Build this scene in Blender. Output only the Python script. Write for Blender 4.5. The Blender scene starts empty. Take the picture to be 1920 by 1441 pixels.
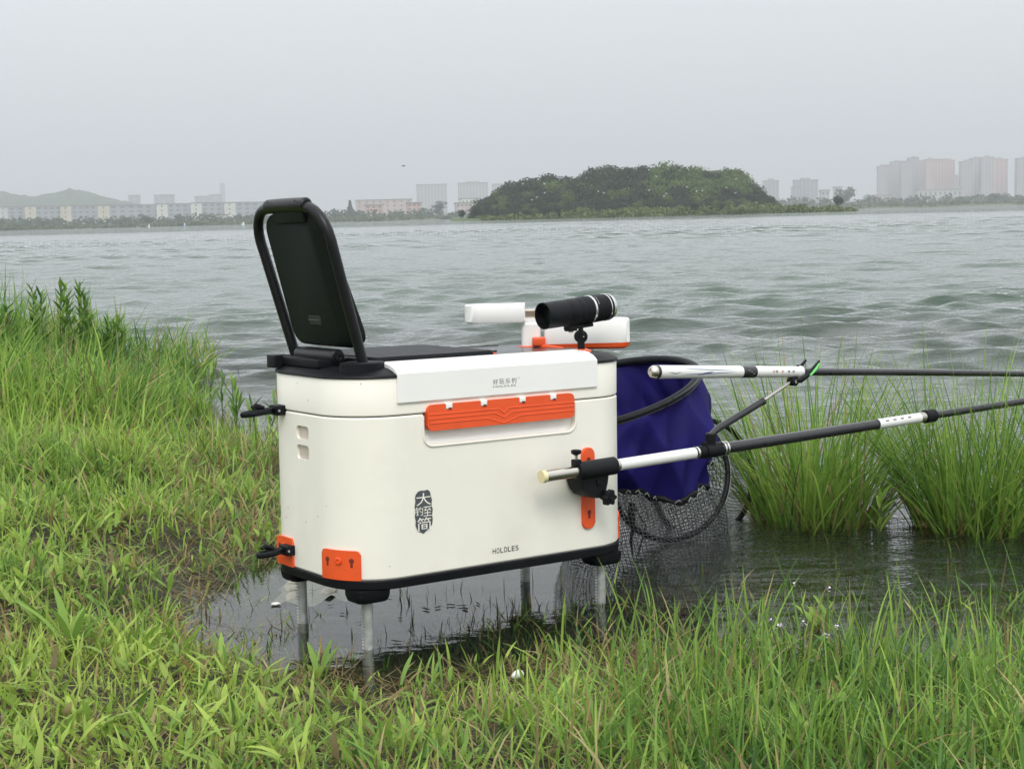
import bpy, bmesh, math, random
import numpy as np
from mathutils import Vector, Matrix
random.seed(7); rng = np.random.default_rng(11)
S = bpy.context.scene; COL = S.collection; PI = math.pi
R = math.radians

# ------------------------------------------------------------------ camera, sky, sun, exposure
F = 3000.0; CX, CY = 960.0, 720.5                 # focal length and centre in pixels of the 1920-wide photograph
ROLL = R(1.43); HOR = 406.0; HC = 0.70
PITCH = math.atan((CY - HOR) * math.cos(ROLL) / F)
CAMR = np.array(Matrix.Rotation(PI / 2 - PITCH, 3, 'X') @ Matrix.Rotation(-ROLL, 3, 'Z'))
CAMC = np.array([0, 0, HC])
cam = bpy.data.cameras.new('camera'); camo = bpy.data.objects.new('camera', cam); COL.objects.link(camo)
cam.sensor_width = 36; cam.lens = F / 1920 * 36; cam.clip_start = .05; cam.clip_end = 20000
camo.matrix_world = Matrix.LocRotScale(Vector(CAMC), Matrix(CAMR.tolist()).to_quaternion(), None)
S.camera = camo
SUN_EL, SUN_AZ = R(46), R(176)                    # azimuth clockwise from +Y
w = bpy.data.worlds.new('World'); S.world = w; w.use_nodes = True
nt = w.node_tree; nt.nodes.clear()
def N(t, kind, **kw):
    n = t.nodes.new(kind)
    for k, v in kw.items():
        if k in n.inputs: n.inputs[k].default_value = v
        else: setattr(n, k, v)
    return n
sky = N(nt, 'ShaderNodeTexSky', sky_type='NISHITA', sun_disc=False, sun_elevation=SUN_EL, sun_rotation=SUN_AZ, dust_density=4.0)
hsv = N(nt, 'ShaderNodeHueSaturation', Saturation=.35)
geo = N(nt, 'ShaderNodeTexCoord'); sep = N(nt, 'ShaderNodeSeparateXYZ')
nt.links.new(geo.outputs['Generated'], sep.inputs[0])
ramp = N(nt, 'ShaderNodeMapRange'); ramp.inputs['From Min'].default_value = 0; ramp.inputs['From Max'].default_value = 1
ramp.inputs['To Min'].default_value = 0; ramp.inputs['To Max'].default_value = 1
nt.links.new(sep.outputs['Z'], ramp.inputs['Value'])
cmix = N(nt, 'ShaderNodeMix', data_type='RGBA')     # overcast deck: pale at the horizon, brighter overhead
cmix.inputs['A'].default_value = (7.0, 7.2, 7.65, 1); cmix.inputs['B'].default_value = (17.5, 18.2, 18.4, 1)
nt.links.new(ramp.outputs[0], cmix.inputs['Factor'])
mix = N(nt, 'ShaderNodeMix', data_type='RGBA'); mix.inputs['Factor'].default_value = .88
nt.links.new(sky.outputs[0], hsv.inputs['Color']); nt.links.new(hsv.outputs[0], mix.inputs['A'])
nt.links.new(cmix.outputs['Result'], mix.inputs['B'])
bg = N(nt, 'ShaderNodeBackground', Strength=.1); wo = N(nt, 'ShaderNodeOutputWorld')
nt.links.new(mix.outputs['Result'], bg.inputs['Color']); nt.links.new(bg.outputs[0], wo.inputs['Surface'])
sl = bpy.data.lights.new('sun', 'SUN'); sl.energy = 1.5; sl.angle = R(22); sl.color = (1, .965, .90)
so = bpy.data.objects.new('sun', sl); COL.objects.link(so)
sd = Vector((math.sin(SUN_AZ) * math.cos(SUN_EL), math.cos(SUN_AZ) * math.cos(SUN_EL), math.sin(SUN_EL)))
so.rotation_euler = sd.to_track_quat('Z', 'Y').to_euler(); so.location = (2, -4, 6)
vs = S.view_settings; vs.view_transform = 'Standard'; vs.look = 'None'; vs.gamma = 1; vs.exposure = 0.15; vs.use_curve_mapping = False
S.cycles.max_bounces = 8; S.cycles.transparent_max_bounces = 24; S.cycles.volume_bounces = 0

# ------------------------------------------------------------------ helpers
def ray(px, py): return CAMR @ np.array([(px - CX) / F, -(py - CY) / F, -1.0])
def flat(px, py, z=0.0):
    d = ray(px, py); return CAMC + d * (z - HC) / d[2]
def dep(px, py, Y):
    d = ray(px, py); return CAMC + d * (Y / d[1])
def sstep(a, b, x):
    t = np.clip((x - a) / (b - a), 0, 1); return t * t * (3 - 2 * t)

def mat(name, col, rough=.5, metal=0, spec=.5, noise=0, nscale=30, bump=0, bscale=200, attr=None, trans=0, coat=0):
    m = bpy.data.materials.new(name); m.use_nodes = True; t = m.node_tree; b = t.nodes['Principled BSDF']
    b.inputs['Base Color'].default_value = (*col, 1); b.inputs['Roughness'].default_value = rough
    b.inputs['Metallic'].default_value = metal; b.inputs['Specular IOR Level'].default_value = spec
    if coat: b.inputs['Coat Weight'].default_value = coat
    src = None
    tc = N(t, 'ShaderNodeTexCoord')
    if attr:
        a = N(t, 'ShaderNodeAttribute', attribute_name=attr); src = a.outputs['Color']
    if noise:
        n = N(t, 'ShaderNodeTexNoise', Scale=nscale, Detail=5.0); t.links.new(tc.outputs['Object'], n.inputs['Vector'])
        mr = N(t, 'ShaderNodeMapRange'); mr.inputs['From Min'].default_value = .3; mr.inputs['From Max'].default_value = .7
        mr.inputs['To Min'].default_value = 1 - noise; mr.inputs['To Max'].default_value = 1 + noise
        t.links.new(n.outputs['Fac'], mr.inputs['Value'])
        mx = N(t, 'ShaderNodeMix', data_type='RGBA', blend_type='MULTIPLY'); mx.inputs['Factor'].default_value = 1
        if src: t.links.new(src, mx.inputs['A'])
        else: mx.inputs['A'].default_value = (*col, 1)
        t.links.new(mr.outputs[0], mx.inputs['B']); src = mx.outputs['Result']
        rr = N(t, 'ShaderNodeMapRange'); rr.inputs['To Min'].default_value = max(.02, rough - .1); rr.inputs['To Max'].default_value = min(1, rough + .1)
        t.links.new(n.outputs['Fac'], rr.inputs['Value']); t.links.new(rr.outputs[0], b.inputs['Roughness'])
    if src: t.links.new(src, b.inputs['Base Color'])
    if bump:
        n2 = N(t, 'ShaderNodeTexNoise', Scale=bscale, Detail=3.0); t.links.new(tc.outputs['Object'], n2.inputs['Vector'])
        bp = N(t, 'ShaderNodeBump', Strength=bump, Distance=.001); t.links.new(n2.outputs['Fac'], bp.inputs['Height'])
        t.links.new(bp.outputs[0], b.inputs['Normal'])
    if trans:
        out = t.nodes['Material Output']; tr = N(t, 'ShaderNodeBsdfTranslucent'); ms = N(t, 'ShaderNodeMixShader'); ms.inputs[0].default_value = trans
        if src: t.links.new(src, tr.inputs['Color'])
        else: tr.inputs['Color'].default_value = (*col, 1)
        t.links.new(b.outputs[0], ms.inputs[1]); t.links.new(tr.outputs[0], ms.inputs[2]); t.links.new(ms.outputs[0], out.inputs['Surface'])
    return m

class MB:
    def __init__(s): s.v = []; s.f = []
    def add(s, vs_, fs):
        o = len(s.v); s.v += [tuple(map(float, p)) for p in vs_]; s.f += [tuple(i + o for i in f) for f in fs]; return s
    def box(s, c, d, M=None, bev=0):
        bm = bmesh.new(); bmesh.ops.create_cube(bm, size=1)
        for v in bm.verts: v.co = Vector((v.co.x * d[0], v.co.y * d[1], v.co.z * d[2]))
        if bev: bmesh.ops.bevel(bm, geom=list(bm.edges), offset=min(bev, .45 * min(d)), segments=3, affect='EDGES', profile=.5)
        bm.verts.index_update(); M = M or Matrix.Identity(3); c = Vector(c)
        s.add([c + M @ v.co for v in bm.verts], [[v.index for v in f.verts] for f in bm.faces]); bm.free(); return s
    def tube(s, pts, rad, n=12, caps=True, close=False, flatz=None):
        pts = [Vector(p) for p in pts]; m = len(pts)
        rad = rad if hasattr(rad, '__len__') else [rad] * m
        up = None; rings = []
        for i, p in enumerate(pts):
            a = pts[(i - 1) % m] if (i > 0 or close) else p; b = pts[(i + 1) % m] if (i < m - 1 or close) else p
            t = (b - a).normalized()
            if up is None: up = Vector((0, 0, 1)) if abs(t.z) < .9 else Vector((1, 0, 0))
            x = t.cross(up).normalized(); y = x.cross(t).normalized(); up = y
            rings.append([p + x * (math.cos(2 * PI * k / n) * rad[i]) + y * (math.sin(2 * PI * k / n) * rad[i] * (flatz or 1)) for k in range(n)])
        V = [q for r_ in rings for q in r_]; Fc = []
        for i in range(m if close else m - 1):
            j = (i + 1) % m
            for k in range(n): Fc.append((i * n + k, i * n + (k + 1) % n, j * n + (k + 1) % n, j * n + k))
        if caps and not close: Fc += [tuple(range(n - 1, -1, -1)), tuple((m - 1) * n + k for k in range(n))]
        return s.add(V, Fc)
    def lathe(s, o, axis, prof, n=32, caps=True):          # prof: (distance along the axis, radius)
        o = Vector(o); t = Vector(axis).normalized(); up = Vector((0, 0, 1)) if abs(t.z) < .9 else Vector((1, 0, 0))
        x = t.cross(up).normalized(); y = x.cross(t)
        V = [o + t * d + x * (math.cos(2 * PI * k / n) * r_) + y * (math.sin(2 * PI * k / n) * r_) for d, r_ in prof for k in range(n)]
        Fc = []
        for i in range(len(prof) - 1):
            for k in range(n): Fc.append((i * n + k, i * n + (k + 1) % n, (i + 1) * n + (k + 1) % n, (i + 1) * n + k))
        if caps: Fc += [tuple(range(n - 1, -1, -1)), tuple((len(prof) - 1) * n + k for k in range(n))]
        return s.add(V, Fc)
    def loft(s, rings, caps=True, close=False):
        n = len(rings[0]); V = [p for r_ in rings for p in r_]; Fc = []
        m = len(rings)
        for i in range(m if close else m - 1):
            j = (i + 1) % m
            for k in range(n): Fc.append((i * n + k, i * n + (k + 1) % n, j * n + (k + 1) % n, j * n + k))
        if caps and not close: Fc += [tuple(range(n - 1, -1, -1)), tuple((m - 1) * n + k for k in range(n))]
        return s.add(V, Fc)
    def prism(s, out2, fn, d0, d1, bev=0):                  # outline in 2-D, fn(a, b, d) -> point
        if bev:
            c = np.mean(out2, 0); inn = [tuple(np.array(p) + (c - p) / max(1e-9, np.linalg.norm(c - p)) * bev) for p in out2]
            e = bev if d1 > d0 else -bev
            return s.loft([[fn(*p, d0) for p in out2], [fn(*p, d1 - e) for p in out2], [fn(*p, d1) for p in inn]])
        return s.loft([[fn(*p, d0) for p in out2], [fn(*p, d1) for p in out2]])
    def build(s, name, m, parent=None, base=(0, 0, 0), smooth=38, fixn=True):
        me = bpy.data.meshes.new(name); b = np.array(base)
        me.from_pydata([tuple(np.array(p) - b) for p in s.v], [], s.f)
        if fixn:
            bm = bmesh.new(); bm.from_mesh(me); bmesh.ops.recalc_face_normals(bm, faces=bm.faces); bm.to_mesh(me); bm.free()
        if smooth:
            me.shade_smooth(); me.set_sharp_from_angle(angle=R(smooth))
        me.materials.append(m)
        o = bpy.data.objects.new(name, me); COL.objects.link(o)
        if parent is not None: o.parent = parent
        return o

def tag(o, label=None, cat=None, group=None, kind=None):
    for k, v in (('label', label), ('category', cat), ('group', group), ('kind', kind)):
        if v: o[k] = v
    return o
def thing(name, label, cat, loc=(0, 0, 0), group=None):
    o = bpy.data.objects.new(name, None); COL.objects.link(o); o.location = tuple(map(float, loc)); o.empty_display_size = .05
    return tag(o, label, cat, group)
def copy_tree(o, parent=None):
    c = o.copy(); COL.objects.link(c); c.parent = parent
    for ch in list(o.children): copy_tree(ch, c)
    return c
def fast_mesh(name, V, quads=None, tris=None, m=None, cols=None, attrs=None, parent=None, kind=None, smooth=True):
    me = bpy.data.meshes.new(name); V = np.asarray(V, np.float32)
    nq = 0 if quads is None else len(quads); ntr = 0 if tris is None else len(tris)
    me.vertices.add(len(V)); me.vertices.foreach_set('co', V.ravel())
    loops = np.concatenate([np.asarray(q, np.int32).ravel() for q in (quads, tris) if q is not None and len(q)])
    me.loops.add(len(loops)); me.loops.foreach_set('vertex_index', loops)
    st = np.concatenate([np.arange(nq) * 4, nq * 4 + np.arange(ntr) * 3]).astype(np.int32)
    me.polygons.add(nq + ntr); me.polygons.foreach_set('loop_start', st)
    if smooth: me.polygons.foreach_set('use_smooth', np.ones(nq + ntr, bool))
    me.update(calc_edges=True); me.validate()
    if cols is not None:
        a = me.color_attributes.new('tint', 'FLOAT_COLOR', 'POINT')
        c4 = np.ones((len(V), 4), np.float32); c4[:, :3] = cols; a.data.foreach_set('color', c4.ravel())
    for k, v in (attrs or {}).items():
        a = me.attributes.new(k, 'FLOAT', 'POINT'); a.data.foreach_set('value', np.asarray(v, np.float32))
    if m: me.materials.append(m)
    o = bpy.data.objects.new(name, me); COL.objects.link(o)
    if parent is not None: o.parent = parent
    if kind: o['kind'] = kind
    return o

# ------------------------------------------------------------------ materials
WHITE = mat('cream_plastic', (.87, .845, .765), .42, noise=.025, nscale=9, bump=.05, bscale=700)
PURE = mat('white_plastic', (.88, .88, .86), .36, noise=.02, nscale=14)
BLACK = mat('black_plastic', (.006, .0068, .009), .5, spec=.2, noise=.2, nscale=40, bump=.12, bscale=900)
DECK = mat('charcoal_top', (.03, .03, .033), .22, noise=.1, nscale=25)
GREENBLK = mat('dark_olive_plastic', (.005, .008, .006), .6, spec=.25, noise=.2, nscale=30, bump=.1, bscale=900)
ORANGE = mat('orange_plastic', (.80, .095, .018), .42, noise=.05, nscale=30)
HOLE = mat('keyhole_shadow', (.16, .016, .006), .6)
BEIGE = mat('beige_insert', (.55, .49, .42), .6, noise=.1, nscale=60)
GREY_INK = mat('grey_print', (.075, .085, .095), .55)
INK = mat('dark_print', (.03, .03, .03), .55)
BLUE_INK = mat('blue_print', (.09, .11, .28), .4)
RED_INK = mat('red_print', (.55, .22, .13), .5)
GALV = mat('galvanised_steel', (.44, .45, .44), .42, metal=.35, noise=.2, nscale=80, bump=.1, bscale=300)
CHROME = mat('bright_metal', (.78, .78, .77), .2, metal=1)
STEEL = mat('polished_steel', (.62, .58, .52), .24, metal=1)
CAPY = mat('yellowed_cap', (.75, .68, .40), .5)
RODBLK = mat('rod_black', (.014, .014, .016), .3, noise=.2, nscale=50, coat=.4)
RODWHT = mat('rod_white', (.80, .80, .78), .28, coat=.4)
GLASS = mat('lens_glass', (.006, .01, .008), .06)
NAVY = mat('navy_cloth', (.010, .007, .092), .66, spec=.14, noise=.3, nscale=14, bump=.5, bscale=45)
MESH = mat('black_mesh', (.03, .03, .033), .38)
TRIMW = mat('pale_thread', (.30, .30, .30), .7)
LIMEPL = mat('lime_plastic', (.16, .62, .16), .5)

def specks(m, col=(.33, .29, .22), scale=55, share=.055):     # dried splashes and dust on the plastic
    t = m.node_tree; b = t.nodes['Principled BSDF']; tc = N(t, 'ShaderNodeTexCoord'); v = N(t, 'ShaderNodeTexVoronoi', Scale=scale, Randomness=1.0); t.links.new(tc.outputs['Object'], v.inputs['Vector'])
    lt = N(t, 'ShaderNodeMath', operation='LESS_THAN'); lt.inputs[1].default_value = .11; t.links.new(v.outputs['Distance'], lt.inputs[0])
    sp = N(t, 'ShaderNodeSeparateColor'); t.links.new(v.outputs['Color'], sp.inputs[0]); l2 = N(t, 'ShaderNodeMath', operation='LESS_THAN'); l2.inputs[1].default_value = share; t.links.new(sp.outputs[0], l2.inputs[0])
    mu = N(t, 'ShaderNodeMath', operation='MULTIPLY'); t.links.new(lt.outputs[0], mu.inputs[0]); t.links.new(l2.outputs[0], mu.inputs[1])
    n = N(t, 'ShaderNodeTexNoise', Scale=5.0, Detail=6.0, Roughness=.65); t.links.new(tc.outputs['Object'], n.inputs['Vector'])
    st = N(t, 'ShaderNodeMapRange'); st.inputs['From Min'].default_value = .52; st.inputs['From Max'].default_value = .8; st.inputs['To Max'].default_value = .16; t.links.new(n.outputs['Fac'], st.inputs['Value'])
    mx = N(t, 'ShaderNodeMath', operation='MAXIMUM'); m5 = N(t, 'ShaderNodeMath', operation='MULTIPLY'); m5.inputs[1].default_value = .55; t.links.new(mu.outputs[0], m5.inputs[0]); t.links.new(m5.outputs[0], mx.inputs[0]); t.links.new(st.outputs[0], mx.inputs[1])
    src = b.inputs['Base Color'].links[0].from_socket; c = N(t, 'ShaderNodeMix', data_type='RGBA'); t.links.new(mx.outputs[0], c.inputs['Factor']); t.links.new(src, c.inputs['A']); c.inputs['B'].default_value = (*col, 1); t.links.new(c.outputs['Result'], b.inputs['Base Color'])
specks(WHITE); specks(ORANGE, (.42, .12, .05), 80, .12); specks(BLACK, (.05, .05, .045), 90, .2)

# ------------------------------------------------------------------ terrain fields
# authoring table: where (seen from the bank), height, cover 0-1, blade length, hue 0 pale .. 1 deep, share of dry blades
CT = [
 (0,1441,.05,1,.045,.2,.15),(250,1441,.045,1,.042,.2,.2),(500,1400,.035,.95,.042,.25,.2),(800,1441,.025,.9,.06,.4,.2),(960,1400,.02,.8,.06,.45,.25),
 (1100,1441,.025,.9,.08,.5,.2),(1300,1441,.03,1,.075,.5,.15),(1500,1441,.03,1,.085,.5,.15),(1700,1441,.03,1,.09,.45,.15),(1920,1441,.03,1,.09,.4,.2),
 (0,1250,.06,1,.042,.2,.15),(250,1250,.045,1,.042,.2,.15),(420,1290,.025,.95,.042,.25,.2),(600,1325,.008,.5,.038,.35,.3),(700,1290,-.012,.14,.035,.45,.35),(690,1350,.010,.6,.034,.4,.3),(800,1330,.008,.55,.038,.45,.3),
 (900,1290,.0,.45,.045,.5,.3),(1050,1270,.004,.5,.045,.5,.5),(1200,1250,.002,.45,.05,.5,.5),(1200,1310,.012,.85,.07,.5,.2),(1400,1290,.006,.8,.055,.5,.15),(1600,1290,.006,.75,.06,.5,.15),(1800,1295,.006,.75,.06,.45,.2),
 (280,1180,.022,.9,.05,.3,.25),(400,1200,-.014,.1,.035,.4,.4),(430,1150,-.014,.1,.035,.4,.4),(470,1190,-.02,.1,.04,.4,.4),(370,1115,-.004,.25,.04,.4,.4),(540,1240,-.018,.15,.04,.5,.4),(720,1225,-.035,.06,.035,.5,.3),
 (860,1215,-.03,.12,.035,.5,.3),(1000,1205,-.022,.2,.04,.5,.3),(1150,1200,-.022,.22,.05,.5,.3),(1300,1215,-.014,.2,.045,.5,.2),(1450,1200,-.014,.2,.05,.5,.15),
 (1600,1200,-.016,.15,.05,.5,.15),(1750,1200,-.016,.15,.05,.5,.15),(1900,1205,-.014,.2,.05,.45,.2),
 (480,1110,-.03,.05,.03,.5,.4),(600,1130,-.05,.02,.03,.5,.3),(800,1120,-.06,.01,.03,.6,.3),(1000,1110,-.05,.04,.03,.6,.4),(1200,1090,-.04,.06,.04,.6,.4),(1350,1090,-.04,.05,.06,.6,.3),
 (1500,1090,-.05,.05,.12,.5,.2),(1700,1095,-.06,.04,.12,.5,.2),(1900,1090,-.06,.06,.14,.5,.2),(1300,1000,-.08,0,.03,.5,.3),(900,1000,-.12,0,.03,.5,.3),
 (1540,985,-.02,.02,.05,.5,.3),(1800,1000,-.02,.02,.05,.5,.3),(1680,960,-.1,0,.03,.5,.3),(1400,900,-.2,0,.03,.5,.3),(1600,880,-.25,0,.03,.5,.3),(1900,900,-.25,0,.03,.5,.3),
 (900,850,-.35,0,.03,.5,.3),(1200,850,-.35,0,.03,.5,.3),(620,1000,-.05,.0,.03,.5,.3),(560,920,-.03,.02,.04,.5,.3),
 (0,1080,.08,1,.05,.3,.15),(250,1080,.05,.85,.05,.35,.35),(430,1060,.016,.85,.045,.4,.5),(500,1010,.013,.8,.05,.4,.45),(0,960,.11,1,.06,.3,.1),(250,960,.08,1,.055,.2,.12),
 (420,940,.03,.8,.05,.3,.3),(515,930,.010,.8,.06,.4,.25),(0,860,.13,1,.12,.5,.1),(200,860,.12,1,.10,.4,.1),(380,860,.05,1,.08,.4,.15),(500,860,.006,.7,.08,.5,.15),
 (520,830,-.012,.2,.07,.5,.2),(450,790,-.05,.06,.1,.5,.2),(440,835,-.006,.4,.08,.5,.2),(470,805,-.03,.12,.1,.6,.15),(400,770,-.03,.2,.14,.6,.15),(520,770,-.1,.02,.1,.6,.1),(460,720,-.2,0,.1,.6,.1),(320,775,.04,1,.2,.5,.1),(170,770,.13,1,.21,.5,.12),(0,770,.14,1,.24,.55,.1),
 (260,700,.01,.5,.25,.6,.1),(130,690,.09,1,.23,.6,.1),(0,690,.12,1,.25,.6,.1),(340,690,-.12,.02,.1,.6,.1),(210,640,-.18,0,.1,.6,.1),(60,620,-.05,.1,.2,.6,.1),(0,590,-.2,0,.1,.6,.1)]
CT = np.array(CT, float)
CXY = np.array([flat(c[0], c[1], c[2])[:2] for c in CT])
def key(x, y):
    y = np.maximum(y, 1.7); return np.stack([x / y * 4.0, np.log(y) * 2.2], -1)
CK = key(CXY[:, 0], CXY[:, 1])
def fields(x, y, cols=(2, 3, 4, 5, 6)):
    k = key(np.asarray(x, float), np.asarray(y, float)); out = np.zeros((len(k), len(cols)))
    for i in range(0, len(k), 20000):
        d = ((k[i:i + 20000, None] - CK[None]) ** 2).sum(-1) + 2e-4
        wgt = d ** -1.7; wgt /= wgt.sum(1, keepdims=True); out[i:i + 20000] = wgt @ CT[:, list(cols)]
    return out
def bumps(x, y):
    return (.006 * np.sin(9 * x + 3 * np.sin(5 * y)) * np.sin(8.3 * y + 1) + .004 * np.sin(23 * x + 2) * np.sin(19 * y + x * 7) + .0025 * np.sin(51 * x + 11 * y) * np.sin(47 * y - 9 * x))
def ground_z(x, y):
    x = np.atleast_1d(np.asarray(x, float)); y = np.atleast_1d(np.asarray(y, float))
    z = fields(x, y, (2,))[:, 0] + bumps(x, y) * .8
    far = sstep(8.5, 16, y - .25 * np.maximum(0, -x - 3)); z = z * (1 - far) - 1.2 * far
    side = sstep(1.5, 6, x) * sstep(2.6, 3.6, y); z = z * (1 - side) - .6 * side
    return z
ax = np.concatenate([[-4300, -1500, -400, -120, -45, -22, -14], np.arange(-9, -2.2, .12), np.arange(-2.2, 2.2, .03), np.arange(2.2, 9, .12), [14, 22, 45, 120, 400, 1500, 4300]])
ay = np.concatenate([[-300, -60, -20, -8, -4, -2, -1, 0, .8], np.arange(1.4, 4.6, .03), np.arange(4.6, 9, .07), np.arange(9, 18, .4), [22, 30, 60, 200, 700, 1800, 4300]])
gx, gy = np.meshgrid(ax, ay); gx, gy = gx.ravel(), gy.ravel(); gz = ground_z(gx, gy)
nx, ny = len(ax), len(ay); idx = np.arange(nx * ny).reshape(ny, nx)
gq = np.stack([idx[:-1, :-1], idx[:-1, 1:], idx[1:, 1:], idx[1:, :-1]], -1).reshape(-1, 4)
GM = bpy.data.materials.new('wet_earth'); GM.use_nodes = True; t = GM.node_tree; b = t.nodes['Principled BSDF']
tc = N(t, 'ShaderNodeTexCoord'); n1 = N(t, 'ShaderNodeTexNoise', Scale=14.0, Detail=8.0); n2 = N(t, 'ShaderNodeTexNoise', Scale=160.0, Detail=4.0)
t.links.new(tc.outputs['Object'], n1.inputs['Vector']); t.links.new(tc.outputs['Object'], n2.inputs['Vector'])
cr = N(t, 'ShaderNodeValToRGB'); e = cr.color_ramp.elements
e[0].position = .32; e[0].color = (.018, .014, .008, 1); e[1].position = .68; e[1].color = (.065, .052, .028, 1)
e2 = cr.color_ramp.elements.new(.52); e2.color = (.036, .034, .014, 1)
ad = N(t, 'ShaderNodeMath', operation='ADD'); ml = N(t, 'ShaderNodeMath', operation='MULTIPLY'); ml.inputs[1].default_value = .5
t.links.new(n1.outputs['Fac'], ad.inputs[0]); t.links.new(n2.outputs['Fac'], ad.inputs[1]); t.links.new(ad.outputs[0], ml.inputs[0])
t.links.new(ml.outputs[0], cr.inputs[0]); t.links.new(cr.outputs[0], b.inputs['Base Color']); b.inputs['Roughness'].default_value = .75
bp = N(t, 'ShaderNodeBump', Strength=.6, Distance=.01); t.links.new(n2.outputs['Fac'], bp.inputs['Height']); t.links.new(bp.outputs[0], b.inputs['Normal'])
tag(fast_mesh('ground', np.stack([gx, gy, gz], -1), gq, m=GM), kind='structure')

# ------------------------------------------------------------------ lake
ths = np.radians(np.concatenate([np.linspace(-88, -30, 18), np.arange(-29, 29, .13), np.linspace(29.2, 88, 18)]))
rr = [1.75]
while rr[-1] < 170: rr.append(rr[-1] + max(.012, min(.0055 * rr[-1], .17 if rr[-1] < 90 else .28)))
rr = np.concatenate([rr, np.exp(np.linspace(math.log(171), math.log(4200), 80))]); drr = np.gradient(rr)
TT, RR = np.meshgrid(ths, rr); wx = (RR * np.sin(TT)).ravel(); wy = (RR * np.cos(TT)).ravel(); rv = RR.ravel(); dv_ = np.repeat(drr, len(ths))
h = np.zeros(len(wx)); sx = np.zeros(len(wx)); sy = np.zeros(len(wx)); wr = np.random.default_rng(5)
warp = .25 * np.sin(wx * .9 + wy * .31) + .2 * np.sin(wx * .37 - wy * .53 + 2)
for i in range(64):
    lam = math.exp(wr.uniform(math.log(.15), math.log(1.2))); ang = R(82) + wr.normal(0, .44)
    k = 2 * PI / lam; amp = .0058 * lam ** .66 * wr.uniform(.5, 1.3)
    damp = np.clip(lam / (dv_ * 2.6) - 1, 0, 1)
    ph = k * (wx * math.cos(ang) + wy * math.sin(ang)) + wr.uniform(0, 6.28) + warp * k * .15
    h += amp * damp * np.sin(ph); c_ = amp * damp * np.cos(ph) * 1.25; sx += c_ * math.cos(ang); sy += c_ * math.sin(ang)   # trochoidal: pointed crests, flat troughs
gust = .75 + .35 * np.sin(wx * .21 + 1.3 * np.sin(wy * .06)) * np.sin(wy * .13 + .6)
calm = sstep(3.6, 9.0, wy) * np.clip(gust, .45, 1.2) * (1.12 + 1.0 * sstep(12, 55, wy))
h *= calm; sx *= calm; sy *= calm
zg = np.full(len(wx), -1.2); nearm = wy < 17; zg[nearm] = ground_z(wx[nearm], wy[nearm])
turb = 1 - np.exp(-np.maximum(0, -zg) * 3.6)
nr, na = TT.shape; wi = np.arange(nr * na).reshape(nr, na)
wq = np.stack([wi[:-1, :-1], wi[:-1, 1:], wi[1:, 1:], wi[1:, :-1]], -1).reshape(-1, 4)
keep = (zg[wq].min(1) < .03); wq = wq[keep]
WM = bpy.data.materials.new('lake_water'); WM.use_nodes = True; t = WM.node_tree; t.nodes.clear()
out = N(t, 'ShaderNodeOutputMaterial'); gp = N(t, 'ShaderNodeNewGeometry')
mp = N(t, 'ShaderNodeMapping'); mp.inputs['Scale'].default_value = (.55, 1, 1); mp.inputs['Rotation'].default_value = (0, 0, R(-10)); t.links.new(gp.outputs['Position'], mp.inputs['Vector'])
na1 = N(t, 'ShaderNodeTexNoise', Scale=13.0, Detail=4.0, Roughness=.6); na2 = N(t, 'ShaderNodeTexNoise', Scale=1.5, Detail=5.0, Roughness=.6)
t.links.new(mp.outputs[0], na1.inputs['Vector']); t.links.new(mp.outputs[0], na2.inputs['Vector'])
ac = N(t, 'ShaderNodeAttribute', attribute_name='chop'); af = N(t, 'ShaderNodeAttribute', attribute_name='open'); at = N(t, 'ShaderNodeAttribute', attribute_name='turb')
b1 = N(t, 'ShaderNodeBump', Distance=.03); t.links.new(na1.outputs['Fac'], b1.inputs['Height']); t.links.new(ac.outputs['Fac'], b1.inputs['Strength'])
b2 = N(t, 'ShaderNodeBump', Distance=.30); t.links.new(na2.outputs['Fac'], b2.inputs['Height']); t.links.new(af.outputs['Fac'], b2.inputs['Strength']); t.links.new(b1.outputs[0], b2.inputs['Normal'])
fr = N(t, 'ShaderNodeFresnel', IOR=1.333); t.links.new(b2.outputs[0], fr.inputs['Normal'])
gl = N(t, 'ShaderNodeBsdfGlossy', Roughness=.025, Color=(1, 1, 1, 1)); t.links.new(b2.outputs[0], gl.inputs['Normal'])
tr = N(t, 'ShaderNodeBsdfTransparent', Color=(.80, .84, .74, 1)); df = N(t, 'ShaderNodeBsdfDiffuse', Color=(.048, .080, .058, 1))
m1 = N(t, 'ShaderNodeMixShader'); t.links.new(at.outputs['Fac'], m1.inputs[0]); t.links.new(tr.outputs[0], m1.inputs[1]); t.links.new(df.outputs[0], m1.inputs[2])
m2 = N(t, 'ShaderNodeMixShader'); t.links.new(fr.outputs[0], m2.inputs[0]); t.links.new(m1.outputs[0], m2.inputs[1]); t.links.new(gl.outputs[0], m2.inputs[2])
t.links.new(m2.outputs[0], out.inputs['Surface'])
chop = .05 + .75 * sstep(2.55, 3.1, wy) * sstep(.15, .5, wx) * (1 - sstep(4.5, 7, wy)) + .42 * sstep(4, 9, wy) * (1 - .6 * sstep(16, 50, wy)); opn = .35 * sstep(70, 200, rv)
tag(fast_mesh('lake_water', np.stack([wx + sx, wy + sy, h], -1), wq, m=WM, attrs={'turb': turb, 'chop': chop, 'open': opn}), kind='structure')

# ------------------------------------------------------------------ far shore, hill, island mound
def leafcol(lo, hi, n): return np.array(lo)[None] + (np.array(hi) - np.array(lo))[None] * rng.random((n, 1))
LEAF = mat('leaf', (.06, .09, .03), .6, attr='tint', trans=.25, spec=.3)
LAND = mat('bank_grass', (.07, .10, .035), .9, noise=.4, nscale=.2)
HILLM = mat('wooded_hill', (.045, .07, .03), .9, noise=.5, nscale=.08)
BARK = mat('bark', (.05, .04, .03), .9, noise=.3, nscale=3)

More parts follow.
